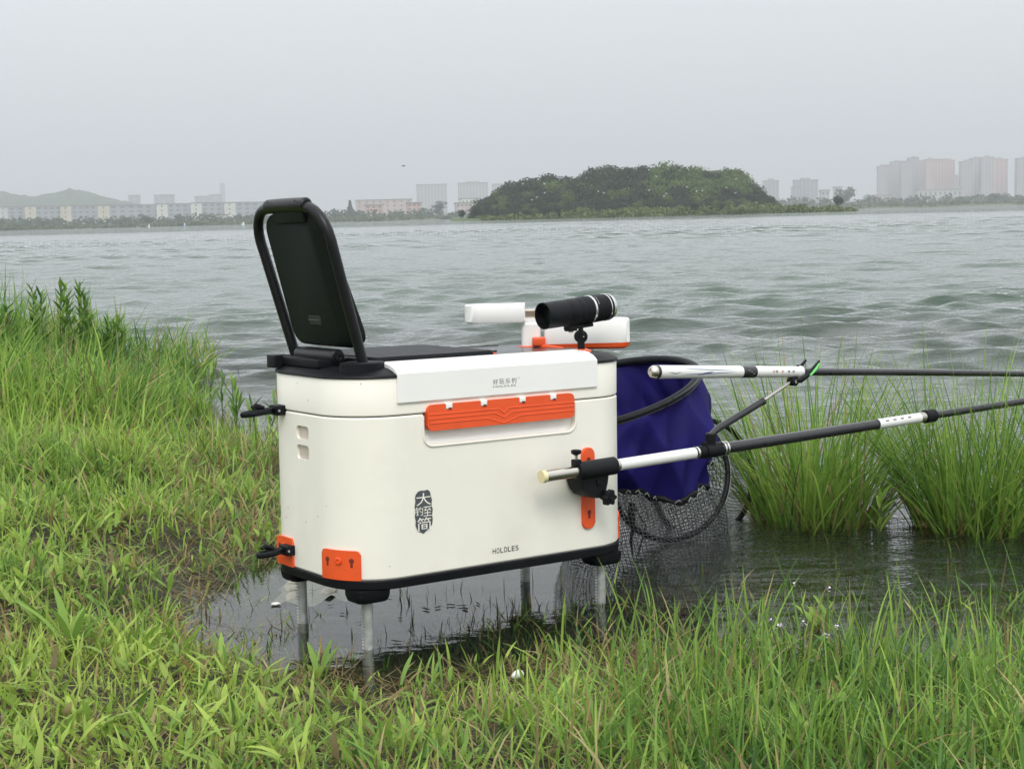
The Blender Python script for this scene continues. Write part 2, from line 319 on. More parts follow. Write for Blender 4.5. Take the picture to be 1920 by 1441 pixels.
def strip(name, pxs, pys, depth, zt, m):
    # a low strip of land whose water line runs through the given points, going back by `depth`
    front = [flat(x, y, 0) for x, y in zip(pxs, pys)]
    V = []
    for p in front:
        d = p[:2] / np.linalg.norm(p[:2])
        for k, (off, z) in enumerate(((-2, -.5), (2, .4), (15, zt), (depth, zt + .6))): V.append((*(p[:2] + d * off), z))
    Q = [(i * 4 + k, (i + 1) * 4 + k, (i + 1) * 4 + k + 1, i * 4 + k + 1) for i in range(len(front) - 1) for k in range(3)]
    return tag(MB().add(V, Q).build(name, m), kind='structure')
def at_dist(px, D, z=0.0):
    d = ray(px, 400.0); d2 = d[:2] / np.linalg.norm(d[:2]); return np.array([d2[0] * D, d2[1] * D, z])
def row_land(name, px0, px1, D0, D1, back, zt, m, n=30):
    V = []; Q = []
    for i in range(n + 1):
        f = i / n; px = px0 + (px1 - px0) * f; D = D0 + (D1 - D0) * f + 6 * math.sin(i * 1.7)
        for off, z in ((-3, -.6), (3, .3), (14, zt), (back, zt + .8)): V.append(at_dist(px, D + off, z))
    Q = [(i * 4 + k, (i + 1) * 4 + k, (i + 1) * 4 + k + 1, i * 4 + k + 1) for i in range(n) for k in range(3)]
    return tag(MB().add(V, Q).build(name, m), kind='structure')
row_land('far_shore', -1500, 1000, 820, 900, 2400, 1.2, LAND, 60)
row_land('far_shore', 1380, 3600, 1000, 1150, 2600, 1.2, LAND, 50)

def noise1(x, seed=0):
    return (np.sin(x * 1.0 + seed) + .6 * np.sin(x * 2.3 + seed * 2.1) + .4 * np.sin(x * 4.9 + seed * 3.7) + .25 * np.sin(x * 11.3 + seed)) / 2.2
def clumps(C, Rad, nper, size, lo, hi, squash=.8):
    # leaf-sized faces spread through clump volumes; C centres (n,3), Rad radii
    n = len(C); tot = n * nper
    c = np.repeat(C, nper, 0); r_ = np.repeat(Rad, nper)
    d = rng.normal(size=(tot, 3)); d /= np.linalg.norm(d, axis=1, keepdims=True)
    p = c + d * (r_ * rng.uniform(.55, 1.05, tot))[:, None] * np.array([1, 1, squash])
    nrm = d + rng.normal(size=(tot, 3)) * .38; nrm /= np.linalg.norm(nrm, axis=1, keepdims=True)
    a = np.cross(nrm, rng.normal(size=(tot, 3))); a /= np.linalg.norm(a, axis=1, keepdims=True); bb = np.cross(nrm, a)
    sz = (size * rng.uniform(.6, 1.4, tot))[:, None]
    V = np.stack([p - a * sz, p - bb * sz * .7, p + a * sz, p + bb * sz * .7], 1).reshape(-1, 3)
    Q = np.arange(tot * 4).reshape(-1, 4)
    cc = np.repeat(np.repeat(leafcol(lo, hi, n), nper, 0) * rng.uniform(.8, 1.2, (tot, 1)), 4, 0)
    return V, Q, cc
def crown_mesh(name, seed, w_, h_, lo, hi, nl=9, nper=90, size=.55):
    # irregular crown: several lobes, the trunk end at the origin
    r2 = np.random.default_rng(seed); C = []; Rd = []
    for i in range(nl):
        a = r2.uniform(0, 6.28); q = r2.uniform(0, .62) * w_ / 2; zz = r2.uniform(.42, .82) * h_
        C.append((q * math.cos(a), q * math.sin(a), zz)); Rd.append(w_ * r2.uniform(.2, .33))
    V, Q, cc = clumps(np.array(C), np.array(Rd), nper, size, lo, hi)
    o = fast_mesh(name, V, Q, m=LEAF, cols=cc, smooth=False); return o
def trunk_mesh(h_, r_):
    mb = MB(); mb.tube([(0, 0, -.5), (.1 * r_, 0, h_ * .3), (0, .2 * r_, h_ * .6)], [r_, r_ * .75, r_ * .4], 7)
    for a in (0.5, 2.4, 4.4): mb.tube([(0, 0, h_ * .32), (math.cos(a) * h_ * .17, math.sin(a) * h_ * .17, h_ * .6)], [r_ * .45, r_ * .15], 5)
    return mb
def tree_proto(name, seed, w_, h_, lo, hi, **kw):
    t_ = thing(name, 'x', 'tree'); tk = trunk_mesh(h_, .028 * h_).build('trunk', BARK, t_); c = crown_mesh('crown', seed, w_, h_, lo, hi, **kw); c.parent = t_
    return t_
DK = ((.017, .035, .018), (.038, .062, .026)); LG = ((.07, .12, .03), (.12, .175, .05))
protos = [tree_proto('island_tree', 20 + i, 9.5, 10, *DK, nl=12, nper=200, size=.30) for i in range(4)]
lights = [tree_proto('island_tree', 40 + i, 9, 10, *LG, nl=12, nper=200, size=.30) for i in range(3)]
used = set()
def place(proto, loc, sc, label, group, rot=None, sz=None):
    o = proto if proto.name not in used else copy_tree(proto); used.add(proto.name)
    o.location = tuple(map(float, loc)); o.scale = (sc, sc, sz or sc); o.rotation_euler = (0, 0, rot if rot is not None else random.uniform(0, 6.28))
    return tag(o, label, 'tree', group)
# island: mound, woods, reeds
ID = 380.0
prof = np.array([(868, 402), (880, 388), (920, 365), (960, 342), (1000, 331), (1060, 326), (1130, 316), (1170, 305), (1230, 307), (1290, 306), (1340, 313), (1380, 320), (1410, 342), (1440, 362), (1462, 384), (1490, 389)], float)
ic = at_dist(1170, ID)
V = []; Q = []; nu, nv = 48, 10
for i in range(nu + 1):
    px = 845 + (1610 - 845) * i / nu
    top = np.interp(px, prof[:, 0], prof[:, 1])
    zt = max(.4, (dep(px, top, ID)[2] - 8.5) * .6)
    for j in range(nv + 1):
        f = j / nv; V.append(at_dist(px, ID - 24 + 70 * f + 5 * math.sin(px * .02), -.6 + (.9 if 0 < j < nv else 0) + zt * math.sin(PI * min(1, f * 1.3)) ** 1.2))
Q = [(i * (nv + 1) + j, (i + 1) * (nv + 1) + j, (i + 1) * (nv + 1) + j + 1, i * (nv + 1) + j + 1) for i in range(nu) for j in range(nv)]
tag(MB().add(V, Q).build('island_mound', LAND), kind='structure')
k = 0
for rowi, (dd, fr_) in enumerate(((-17, .27), (-11, .38), (-5, .55), (1, .74), (8, .90), (16, 1.0))):
    px = 884 + rowi * 4
    while px < 1462:
        top = np.interp(px, prof[:, 0], prof[:, 1]); base = 411.5 - .0253 * (px - 850)
        ty = base - (base - top) * fr_ * random.uniform(.93, 1.02)
        zt = dep(px, ty, ID + dd)[2]; hh = min(random.uniform(8, 10.5), max(3.2, zt + .3))
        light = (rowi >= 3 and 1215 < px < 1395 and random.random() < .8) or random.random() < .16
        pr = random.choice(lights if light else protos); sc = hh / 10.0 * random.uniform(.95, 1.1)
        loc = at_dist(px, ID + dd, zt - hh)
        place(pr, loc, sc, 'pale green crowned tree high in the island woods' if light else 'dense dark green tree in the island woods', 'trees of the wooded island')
        px += random.uniform(15, 24) * (.6 + .4 * sc); k += 1
for (px, ty, D_, pr, lab) in ((1571, 368, 398, protos[1], 'small dark tree alone on the low tip of the island'), (893, 386, 366, protos[2], 'round dark tree at the near end of the island by the water'), (866, 398, 362, protos[0], 'low dark bush-like tree first at the water on the island end')):
    zt = dep(px, ty, D_)[2]; place(pr, at_dist(px, D_, .2), max(.25, zt / 10.0), lab, None)
# reeds along the island shore
def reed_band(name, px0, px1, Dfun, topfun, n, lo, hi, size, nper=14, spread=10):
    px = rng.uniform(px0, px1, n); C = []; Rd = []
    for p in px:
        D_ = Dfun(p) + rng.uniform(0, spread); zt = max(.5, dep(p, topfun(p), D_)[2]); zz = rng.uniform(.15, 1.0) * zt; rad = min(1.6 * size + .25 * zt, .5 * zt + .3)
        C.append(at_dist(p, D_, max(.1, zz - rad * .6))); Rd.append(rad)
    Vv, Qq, cc = clumps(np.array(C), np.array(Rd), nper, size, lo, hi, .7)
    return fast_mesh(name, Vv, Qq, m=LEAF, cols=cc, kind='stuff', smooth=False)
reed_band('island_reeds', 905, 1604, lambda p: ID - 26 + 5 * math.sin(p * .02), lambda p: np.interp(p, [905, 1000, 1080, 1300, 1440, 1500, 1570, 1604], [404, 397, 390, 385, 380, 383, 385, 392]) + 3 * noise1(p * .06, 2), 900, (.085, .12, .035), (.15, .19, .055), .34, spread=14)

# far hill on the left
V = []; nu, nv = 120, 14
for i in range(nu + 1):
    px = -700 + (330 + 700) * i / nu
    top = np.interp(px, [-700, -400, -150, 0, 30, 60, 95, 135, 160, 200, 235, 330], [392, 372, 380, 361, 367, 371, 366, 357, 360, 371, 378, 404]) + 1.6 * noise1(px * .16, 3) + .8 * noise1(px * .5, 1)
    for j in range(nv + 1):
        f = j / nv; D_ = 2000 + 600 * f; zt = dep(px, top, 2300)[2]
        V.append(at_dist(px, D_, zt * math.sin(PI * f) ** .8 + 1.6 * noise1(px * .3 + j * 2.1, j)))
Q = [(i * (nv + 1) + j, (i + 1) * (nv + 1) + j, (i + 1) * (nv + 1) + j + 1, i * (nv + 1) + j + 1) for i in range(nu) for j in range(nv)]
tag(MB().add(V, Q).build('hill', HILLM, smooth=0), kind='structure')

# tree belts on the far shores: masses nobody could count
def belt(name, px0, px1, D0, D1, topfun, n, lo, hi, size, nper=16, spread=40):
    return reed_band(name, px0, px1, lambda p: D0 + (D1 - D0) * (p - px0) / (px1 - px0), topfun, n, lo, hi, size, nper, spread)
FG = ((.05, .085, .03), (.10, .14, .05)); FD = ((.03, .055, .025), (.06, .09, .04))
belt('shore_scrub', -500, 860, 824, 895, lambda p: np.interp(p, [-500, 0, 150, 250, 300, 500, 690, 860], [414, 419, 423, 418, 416, 409, 404, 402]) + 2.5 * noise1(p * .05, 4) + 1.5 * noise1(p * .17, 2), 1500, *FG, .75)
belt('shore_trees', -500, 900, 940, 1010, lambda p: np.interp(p, [-500, 0, 100, 250, 330, 420, 560, 640, 700, 860], [402, 405, 408, 404, 402, 402, 398, 392, 392, 392]) + 5 * noise1(p * .045, 7) + 2 * noise1(p * .21, 5), 900, *FD, 1.0)
belt('shore_scrub', 1470, 2700, 1005, 1120, lambda p: np.interp(p, [1470, 1600, 1920, 2700], [392, 381, 372, 360]) + 2.5 * noise1(p * .05, 9), 900, *FG, .9)
belt('shore_trees', 1390, 2700, 1180, 1300, lambda p: np.interp(p, [1390, 1600, 1750, 1920, 2700], [370, 369, 366, 364, 350]) + 4 * noise1(p * .055, 3) + 2 * noise1(p * .2, 8), 900, *FD, 1.1)
# individual far trees
fp = [tree_proto('shore_tree', 60 + i, 10, 10, *FD, nl=8, nper=60, size=.6) for i in range(3)]
cone = thing('shore_tree', 'x', 'tree'); trunk_mesh(10, .2).build('trunk', BARK, cone)
cC = np.array([(0, 0, z) for z in np.linspace(2, 9.6, 9)]); cR = np.linspace(2.4, .4, 9)
V_, Q_, c_ = clumps(cC, cR, 50, .5, *FD); fast_mesh('crown', V_, Q_, m=LEAF, cols=c_, smooth=False, parent=cone)
for px, ty, D_, pr, lab in ((657, 377, 1000, cone, 'pointed dark conifer rising above the far tree line'), (824, 380, 1020, fp[0], 'broad tree beside the grey tower block across the lake'), (275, 409, 826, fp[1], 'round dark shrub-like tree on the far bank below the white flats'),
    (225, 418, 824, fp[2], 'low round tree at the far waterline below the grey wing'), (80, 418, 822, fp[0], 'low bushy tree at the far waterline below the cream gable'), (1585, 354, 1180, fp[1], 'tall rounded tree behind the tip of the island'), (1865, 363, 1180, fp[2], 'flat topped tree before the tall right towers')):
    zt = dep(px, ty, D_)[2]; place(pr, at_dist(px, D_, .8), zt / 10.0 * .98, lab, None)
for pr in protos + lights + fp + [cone]:
    if pr.name not in used: bpy.data.objects.remove(pr)

# ------------------------------------------------------------------ buildings
WALLS = {}
def wallmat(c):
    k_ = tuple(round(x, 3) for x in c)
    if k_ not in WALLS: WALLS[k_] = mat('wall_paint', c, .85, noise=.1, nscale=.3)
    return WALLS[k_]
PANE = mat('window_glass', (.13, .145, .16), .3); ROOF = mat('roof_slab', (.24, .22, .21), .8, noise=.15, nscale=.5)
def building(name, label, px0, px1, top, D_, W_, L_, yaw, col, side=None, storeys=6, bays=6, gable_win=1, roof='slab', group=None):
    # W_ = end wall facing the lake, L_ = length going back; px0 is the near corner's left end
    zt = dep((px0 + px1) / 2, top, D_)[2]; b0 = at_dist(px0, D_, .4); H_ = zt - .4
    t_ = thing(name, label, 'building', b0, group); d = np.array([math.cos(yaw), math.sin(yaw), 0]); e_ = np.array([-math.sin(yaw), math.cos(yaw), 0])
    P = lambda a, b_, z: tuple(d * a + e_ * b_ + np.array([0, 0, z]))
    rect = [(0, 0), (W_, 0), (W_, L_), (0, L_)]
    mb = MB().loft([[P(*q, 0) for q in rect], [P(*q, H_) for q in rect]]); mb.build('wall', wallmat(col), t_, smooth=0)
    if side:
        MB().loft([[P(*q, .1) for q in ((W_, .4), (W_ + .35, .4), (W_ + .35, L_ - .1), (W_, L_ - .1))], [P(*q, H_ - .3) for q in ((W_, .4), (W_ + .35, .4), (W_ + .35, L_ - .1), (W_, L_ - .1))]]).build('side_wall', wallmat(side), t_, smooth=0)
    rr_ = [(-.5, -.5), (W_ + .8, -.5), (W_ + .8, L_ + .5), (-.5, L_ + .5)]
    rf = MB().loft([[P(*q, H_ + .02) for q in rr_], [P(*q, H_ + .7) for q in rr_]]).build('roof', ROOF, t_, smooth=0)
    if roof == 'house':
        MB().loft([[P(*q, H_ + .7) for q in ((W_ * .3, W_ * .2), (W_ * .7, W_ * .2), (W_ * .7, W_ * .6), (W_ * .3, W_ * .6))], [P(*q, H_ + 3) for q in ((W_ * .3, W_ * .2), (W_ * .7, W_ * .2), (W_ * .7, W_ * .6), (W_ * .3, W_ * .6))]]).build('stair_head', wallmat(col), rf, smooth=0)
    sh = H_ / storeys
    gm = MB().box((0, 0, 0), (1, 1, 1)).build('window', PANE, t_, smooth=0); gme = gm.data; first = True
    def win(a, b_, z, ww, hh, front):
        nonlocal first
        o = gm if first else bpy.data.objects.new('window', gme)
        if not first: COL.objects.link(o); o.parent = t_
        first = False
        o.location = P(a, b_, z); o.rotation_euler = (0, 0, yaw); o.scale = (ww, .3, hh) if front else (.3, ww, hh)
    for s_ in range(storeys):
        z = (s_ + .55) * sh
        for g in range(gable_win): win(W_ * (g + .5) / gable_win, -.02, z, min(1.8, W_ / gable_win * .5), sh * .42, True)
    mb = MB(); M3 = Matrix.Rotation(yaw, 3, 'Z'); off = .37 if side else .02
    for s_ in range(storeys):
        for q in range(bays): mb.box(P(W_ + off, L_ * (q + .5) / bays, (s_ + .55) * sh), (.25, L_ / bays * .5, sh * .45), M3)
    o = mb.build('window_grid', PANE, t_, smooth=0, fixn=False); o['kind'] = 'stuff'
    return t_
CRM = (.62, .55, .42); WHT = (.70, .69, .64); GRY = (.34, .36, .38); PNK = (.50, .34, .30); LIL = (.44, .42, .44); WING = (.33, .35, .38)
Yw = R(-38)
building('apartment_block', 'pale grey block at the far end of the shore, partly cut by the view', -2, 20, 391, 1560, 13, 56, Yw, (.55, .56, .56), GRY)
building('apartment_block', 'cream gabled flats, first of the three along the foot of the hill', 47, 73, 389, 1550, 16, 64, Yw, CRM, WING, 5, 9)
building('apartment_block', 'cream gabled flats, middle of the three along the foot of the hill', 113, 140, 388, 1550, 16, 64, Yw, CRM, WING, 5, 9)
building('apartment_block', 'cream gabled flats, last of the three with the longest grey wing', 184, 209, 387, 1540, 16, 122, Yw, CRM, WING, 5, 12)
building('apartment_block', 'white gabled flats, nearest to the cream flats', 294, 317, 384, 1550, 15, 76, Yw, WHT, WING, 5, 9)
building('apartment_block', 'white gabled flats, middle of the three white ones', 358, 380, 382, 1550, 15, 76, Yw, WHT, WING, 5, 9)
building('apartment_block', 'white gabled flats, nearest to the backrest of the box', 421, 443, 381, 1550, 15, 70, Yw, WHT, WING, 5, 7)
building('low_hall', 'low pale hall joined before the white flats', 400, 420, 404, 1010, 9, 18, R(10), WHT, None, 1, 3)
building('tower_block', 'thin hazy slab tower beside the hill slope', 242, 263, 368, 2300, 16, 30, R(12), GRY, None, 12, 4, 2)
building('tower_block', 'wide hazy slab tower above the first white flats', 290, 325, 367, 2300, 27, 20, R(8), GRY, None, 12, 3, 4)
building('tower_block', 'hazy low tower left half of the pair above the white flats', 366, 393, 369, 2400, 21, 24, R(8), GRY, None, 12, 3, 3)
building('tower_block', 'hazy tower right half of the pair above the white flats', 394, 415, 366, 2450, 17, 24, R(8), GRY, None, 13, 3, 2)
building('skyscraper', 'very faint slim skyscraper in the haze', 414, 423, 345, 3400, 10, 10, R(8), GRY, None, 30, 2, 1)
building('brick_block', 'long pale pink terrace behind the brick blocks', 668, 775, 375, 1500, 52, 30, R(6), (.50, .40, .37), None, 5, 4, 8)
building('brick_block', 'pink brick block near the pointed conifer', 684, 719, 385, 1150, 13, 30, R(5), PNK, None, 4, 4, 3)
building('brick_block', 'pink brick block beside the grey tower foot', 764, 790, 381, 1150, 10, 30, R(5), PNK, None, 4, 4, 3)
building('tower_block', 'broad grey slab tower standing clear of the island', 783, 840, 346, 2200, 41, 20, R(6), LIL, None, 18, 3, 9)
building('tower_block', 'broad grey slab tower close to the wooded island', 862, 917, 343, 2200, 40, 20, R(6), LIL, None, 18, 3, 9, 'house')
building('tower_block', 'grey tower half hidden behind the island trees', 926, 975, 345, 2250, 36, 20, R(6), LIL, None, 18, 3, 7)
building('low_hall', 'bright white building in front of the slab tower', 866, 903, 373, 1300, 15, 20, R(6), (.78, .77, .72), None, 3, 4, 5)
building('low_hall', 'pinkish low building at the end of the island', 856, 889, 381, 1200, 12, 20, R(6), (.52, .42, .40), None, 3, 4, 4)
building('tower_block', 'grey tower just past the island woods', 1433, 1460, 340, 2000, 18, 20, R(-4), GRY, None, 14, 3, 4, 'house')
building('tower_block', 'stepped grey tower above the low tip of the island', 1490, 1533, 339, 1900, 27, 20, R(-4), GRY, None, 12, 3, 6, 'house')
building('tower_block', 'low grey annexe beside the stepped tower', 1487, 1498, 352, 1880, 7, 20, R(-4), GRY, None, 9, 3, 2)
building('low_hall', 'low grey house between the stepped tower and the tall tree', 1540, 1555, 358, 1500, 7.5, 16, R(-4), (.45, .45, .46), None, 3, 3, 2)
building('low_hall', 'small pale house seen behind the tall tree', 1566, 1579, 352, 1600, 7, 16, R(-4), (.5, .5, .5), None, 4, 3, 2)
tw = [(1647, 1662, 314), (1660, 1676, 312), (1672, 1692, 306), (1690, 1708, 305), (1704, 1722, 299), (1718, 1738, 304), (1736, 1752, 302), (1752, 1774, 302), (1770, 1789, 304)]
nth = ['first and lowest', 'second', 'third', 'fourth', 'fifth and tallest', 'sixth', 'seventh', 'eighth', 'last and pinkest']
for i, (a, b_, tp) in enumerate(tw):
    D_ = 2250 + (i % 3) * 40; building('apartment_tower', f'{nth[i]} tower of the big crowded cluster counted from the island side', a, b_, tp, D_, (b_ - a) * D_ / F, 22, R(-7), (.43, .38, .40) if i < 6 else (.56, .39, .37), None, 24, 3, 4, 'house' if i % 2 == 0 else 'slab', 'towers of the big cluster')
tw = [(1802, 1822, 306, 'lowest tower of the smaller cluster'), (1820, 1842, 301, 'grey tower of the smaller cluster beside its lowest one'), (1840, 1862, 299, 'tallest tower of the smaller cluster'), (1858, 1887, 303, 'pinkish tower closing the smaller cluster')]
for i, (a, b_, tp, lab) in enumerate(tw):
    D_ = 2250 + (i % 2) * 50; building('apartment_tower', lab, a, b_, tp, D_, (b_ - a) * D_ / F, 22, R(-7), (.43, .38, .40) if i < 3 else (.56, .39, .37), None, 24, 3, 4, 'house', 'towers of the smaller cluster')
building('apartment_tower', 'tall hazy tower cut by the edge of the view past the smaller cluster', 1907, 1940, 301, 2250, 26, 22, R(-8), (.42, .40, .43), None, 24, 3, 5, 'house')
building('low_hall', 'long low whitish sheds below the big tower cluster', 1722, 1800, 357, 1700, 44, 14, R(-5), (.46, .46, .46), None, 2, 3, 9)
building('low_hall', 'low brownish houses before the big tower cluster', 1630, 1670, 367, 1600, 21, 14, R(-5), (.50, .42, .38), None, 2, 3, 5)
building('low_hall', 'small grey block between the two tower clusters', 1790, 1801, 331, 2400, 8.5, 16, R(-6), (.45, .43, .45), None, 10, 3, 2)

# ------------------------------------------------------------------ birds, boats
EG = mat('egret_white', (.85, .85, .85), .7)
def bird_mesh(k=1):
    mb = MB(); mb.lathe((-.30 * k, 0, .16 * k), (1, 0, .12), [(0, .005 * k), (.12 * k, .07 * k), (.3 * k, .11 * k), (.46 * k, .07 * k), (.54 * k, .03 * k)], 8)
    mb.tube([(.2 * k, 0, .22 * k), (.27 * k, 0, .38 * k), (.24 * k, 0, .5 * k), (.32 * k, 0, .56 * k)], [.035 * k, .025 * k, .02 * k, .03 * k], 6)
    mb.tube([(.32 * k, 0, .56 * k), (.45 * k, 0, .54 * k)], [.02 * k, .003 * k], 5); mb.tube([(0, .03 * k, .14 * k), (.02 * k, .03 * k, -.12 * k)], .01 * k, 4); return mb
eg0 = bird_mesh(.75).build('egret', EG)
egs = [(1326, 319), (1380, 337), (1288, 352), (1306, 360), (1317, 359), (1362, 353), (1379, 363), (1249, 364), (1245, 369), (1217, 358), (1231, 332), (1217, 320), (1132, 363), (1122, 360), (1021, 363), (1007, 371), (997, 376), (980, 346), (1021, 346), (1009, 338)]
for i, (px, py) in enumerate(egs):
    o = eg0 if i == 0 else eg0.copy()
    if i: COL.objects.link(o)
    o.location = tuple(dep(px, py, ID - 19)); o.rotation_euler = (0, 0, random.choice((0, PI)) + random.uniform(-.5, .5))
    tag(o, 'tiny white egret perched in the wooded island', 'bird', 'egrets on the island')
mb = MB(); k = 1.0
mb.lathe((-.42, 0, 0), (1, 0, .05), [(0, .02), (.1, .07), (.4, .10), (.65, .06), (.84, .01)], 8)
for sgn in (-1, 1): mb.add([(-.12, 0, .05), (.18, 0, .05), (.08, sgn * .5, .18), (-.1, sgn * .95, .04), (-.12, sgn * .5, .14), (0, sgn * .4, .10)], [(0, 1, 2, 4), (2, 3, 4), (0, 4, 5), (1, 5, 2), (4, 2, 5)])
bd = mb.build('flying_bird', mat('grey_feather', (.12, .12, .13), .8)); bd.location = tuple(dep(757, 311.5, 300)); bd.rotation_euler = (0, R(-3), R(8))
tag(bd, 'small grey bird flying alone in the sky above the far shore', 'bird')
def boat(px, py, D_, L_, col, lab):
    mb = MB(); st = []
    for f in np.linspace(0, 1, 9):
        wdt = .42 * math.sin(PI * (.12 + .8 * f)) ** .6; x = (f - .5) * L_
        st.append([(x, -wdt * L_ * .3, .55), (x, -wdt * L_ * .22, .0), (x, 0, -.12), (x, wdt * L_ * .22, .0), (x, wdt * L_ * .3, .55)])
    mb.loft(st); hull = thing('small_boat', lab, 'boat', at_dist(px, D_, 0)); mb.build('hull', mat('boat_paint', col, .4), hull)
    MB().box((.1 * L_, 0, .95), (L_ * .42, L_ * .2, .9), bev=.1).build('cabin', PURE, hull); hull.rotation_euler = (0, 0, .3)
boat(455, 419, 790, 1.5, (.85, .85, .85), 'white boat afloat near the far bank beside the box backrest')
boat(278, 420, 805, 1.1, (.8, .8, .8), 'small white boat moored before the round far tree')
boat(345, 419, 815, 1.3, (.15, .35, .6), 'small blue boat moored below the white flats')

# ------------------------------------------------------------------ fishing seat box (local axes: s along the front, v back, z up from the base)
BO = np.array([-.2642, 2.5127, .1028])
BM = (Matrix.Rotation(R(35.6), 3, 'Z') @ Matrix.Rotation(R(-.43), 3, 'X') @ Matrix.Rotation(R(.94), 3, 'Y'))
BN = np.array(BM)
def L2W(s, v, z): return BO + BN @ np.array([s, v, z])
box = thing('fishing_box', 'white and orange fishing seat box on four steel legs with black upright backrest', 'fishing box', BO)
box.rotation_euler = BM.to_euler()
BL, BW, BR = .6015, .3113, .0965
def outline(off=0, n=14):
    r_ = BR + off; pts = []
    for a, b_, t0 in ((BL - BR, BR, -90), (BL - BR, BW - BR, 0), (BR, BW - BR, 90), (BR, BR, 180)):
        for q in np.radians(np.linspace(t0, t0 + 90, n)): pts.append((a + r_ * math.cos(q), b_ + r_ * math.sin(q)))
    return pts
def ring(off, z): return [(a, b_, z) for a, b_ in outline(off)]
QA = PI / 2 * BR
def op(a, off=0):                     # arc length round the corner nearest the camera, from the front on to the left end
    if a < 0: return (BR - a, -off), (0, -1)
    if a < QA:
        q = a / BR; d = (-math.sin(q), -math.cos(q)); return (BR + d[0] * (BR + off), BR + d[1] * (BR + off)), d
    return (-off, BR + a - QA), (-1, 0)
def opr(a, off=0):                    # same at the right end, from the front round to the right end
    (x, y), d = op(a, off); return (BL - x, y), (-d[0], d[1])
def shell(fn, a0, a1, z0, ztop, o0, o1, n=16):
    r_ = []
    for i in range(n + 1):
        a = a0 + (a1 - a0) * i / n; zt = ztop(i / n) if callable(ztop) else ztop; zb = z0(i / n) if callable(z0) else z0
        p0, _ = fn(a, o0); p1, _ = fn(a, o1); r_.append([(*p0, zb), (*p1, zb), (*p1, zt), (*p0, zt)])
    return MB().loft(r_)
def fv(v0): return lambda a, b_, d: (a, v0 + d, b_)        # outline in (s, z), depth along v
def rrect(x0, y0, x1, y1, r_, n=6):
    pts = []
    for cx, cy, t0 in ((x1 - r_, y0 + r_, -90), (x1 - r_, y1 - r_, 0), (x0 + r_, y1 - r_, 90), (x0 + r_, y0 + r_, 180)):
        for q in np.radians(np.linspace(t0, t0 + 90, n)): pts.append((cx + r_ * math.cos(q), cy + r_ * math.sin(q)))
    return pts
def cut(o, cutters):
    dg0 = bpy.context.view_layer
    for c in cutters:
        m_ = o.modifiers.new('b', 'BOOLEAN'); m_.operation = 'DIFFERENCE'; m_.object = c; m_.solver = 'EXACT'
    dg0.update(); dg = bpy.context.evaluated_depsgraph_get(); me = bpy.data.meshes.new_from_object(o.evaluated_get(dg))
    o.modifiers.clear(); o.data = me; me.shade_smooth(); me.set_sharp_from_angle(angle=R(32))
    for c in cutters: bpy.data.objects.remove(c)
body = MB().loft([ring(-.002, .0162), ring(0, .019), ring(0, .2795), ring(-.002, .2818)]).build('body', WHITE, None)
cuts = [MB().prism(rrect(.1415, .229, .4565, .31, .018), fv(0), -.02, .011).build('c', WHITE, None)]
for z0, z1 in ((.239, .261), (.205, .229)):
    (x, y), d = op(.2075); Mv = Matrix(((d[1], d[0], 0), (-d[0], d[1], 0), (0, 0, 1)))   # columns: along the wall, out of the wall, up
    cuts.append(MB().prism(rrect(-.021, z0, .021, z1, .007, 5), lambda a, b_, dd, x=x, y=y, Mv=Mv: tuple(Vector((x, y, 0)) + Mv @ Vector((a, dd, b_))), -.006, .02).build('c', WHITE, None))
cut(body, cuts); body.parent = box
MB().prism(rrect(.1425, .230, .4555, .2815, .0175), fv(0), .0105, .0125).build('recess_back', PURE, box)
lip = [(.1405, -.0005, .279)] + [(a, -.0005, b_) for a, b_ in rrect(.1405, .228, .4575, .33, .019)[18:24]] + [(a, -.0005, b_) for a, b_ in rrect(.1405, .228, .4575, .33, .019)[0:6]] + [(.4575, -.0005, .279)]
MB().tube(lip, .0022, 8).build('recess_lip', WHITE, box)
for z0, z1 in ((.239, .261), (.205, .229)):
    shell(op, .1875, .2275, z0 + .001, z1 - .001, -.0058, -.0045, 6).build('vent_insert', BEIGE, box)
MB().loft([ring(-.0035, .2800), ring(-.0035, .2860)]).build('seam_gasket', INK, box)
MB().loft([ring(-.002, .2838), ring(0, .2858), ring(.0004, .343), ring(-.001, .3452)]).build('lid', WHITE, box)
cap = MB().loft([ring(.0026, .3448), ring(.0034, .3462), ring(.0022, .3492), ring(-.010, .3545), ring(-.024, .3585), ring(-.040, .3600)]).build('lid_cap', BLACK, box)
base = MB().loft([ring(-.030, -.004), ring(-.008, -.0015), ring(.0012, .002), ring(.0022, .0142), ring(.0008, .0162)]).build('base_rim', BLACK, box)
# white front flap that wraps on to the top
fs, fe = .0915, .504
sec = [(-.0006, .303), (-.0038, .3032), (-.0044, .3045), (-.0044, .3510), (-.0034, .3526), (.006, .3595), (.018, .3640), (.036, .3668), (.056, .3672), (.056, .358), (-.0006, .347)]
rings = []
for f, sc in ((0, .97), (.003, 1.0), (.997, 1.0), (1, .97)):
    cz = .336; rings.append([(fs + (fe - fs) * f, -.001 + (v_ + .001) * (1 if v_ > -.001 else sc), cz + (z_ - cz) * (sc if sc < 1 else 1)) for v_, z_ in sec])
flap = MB().loft(rings).build('front_flap', PURE, box, smooth=12)
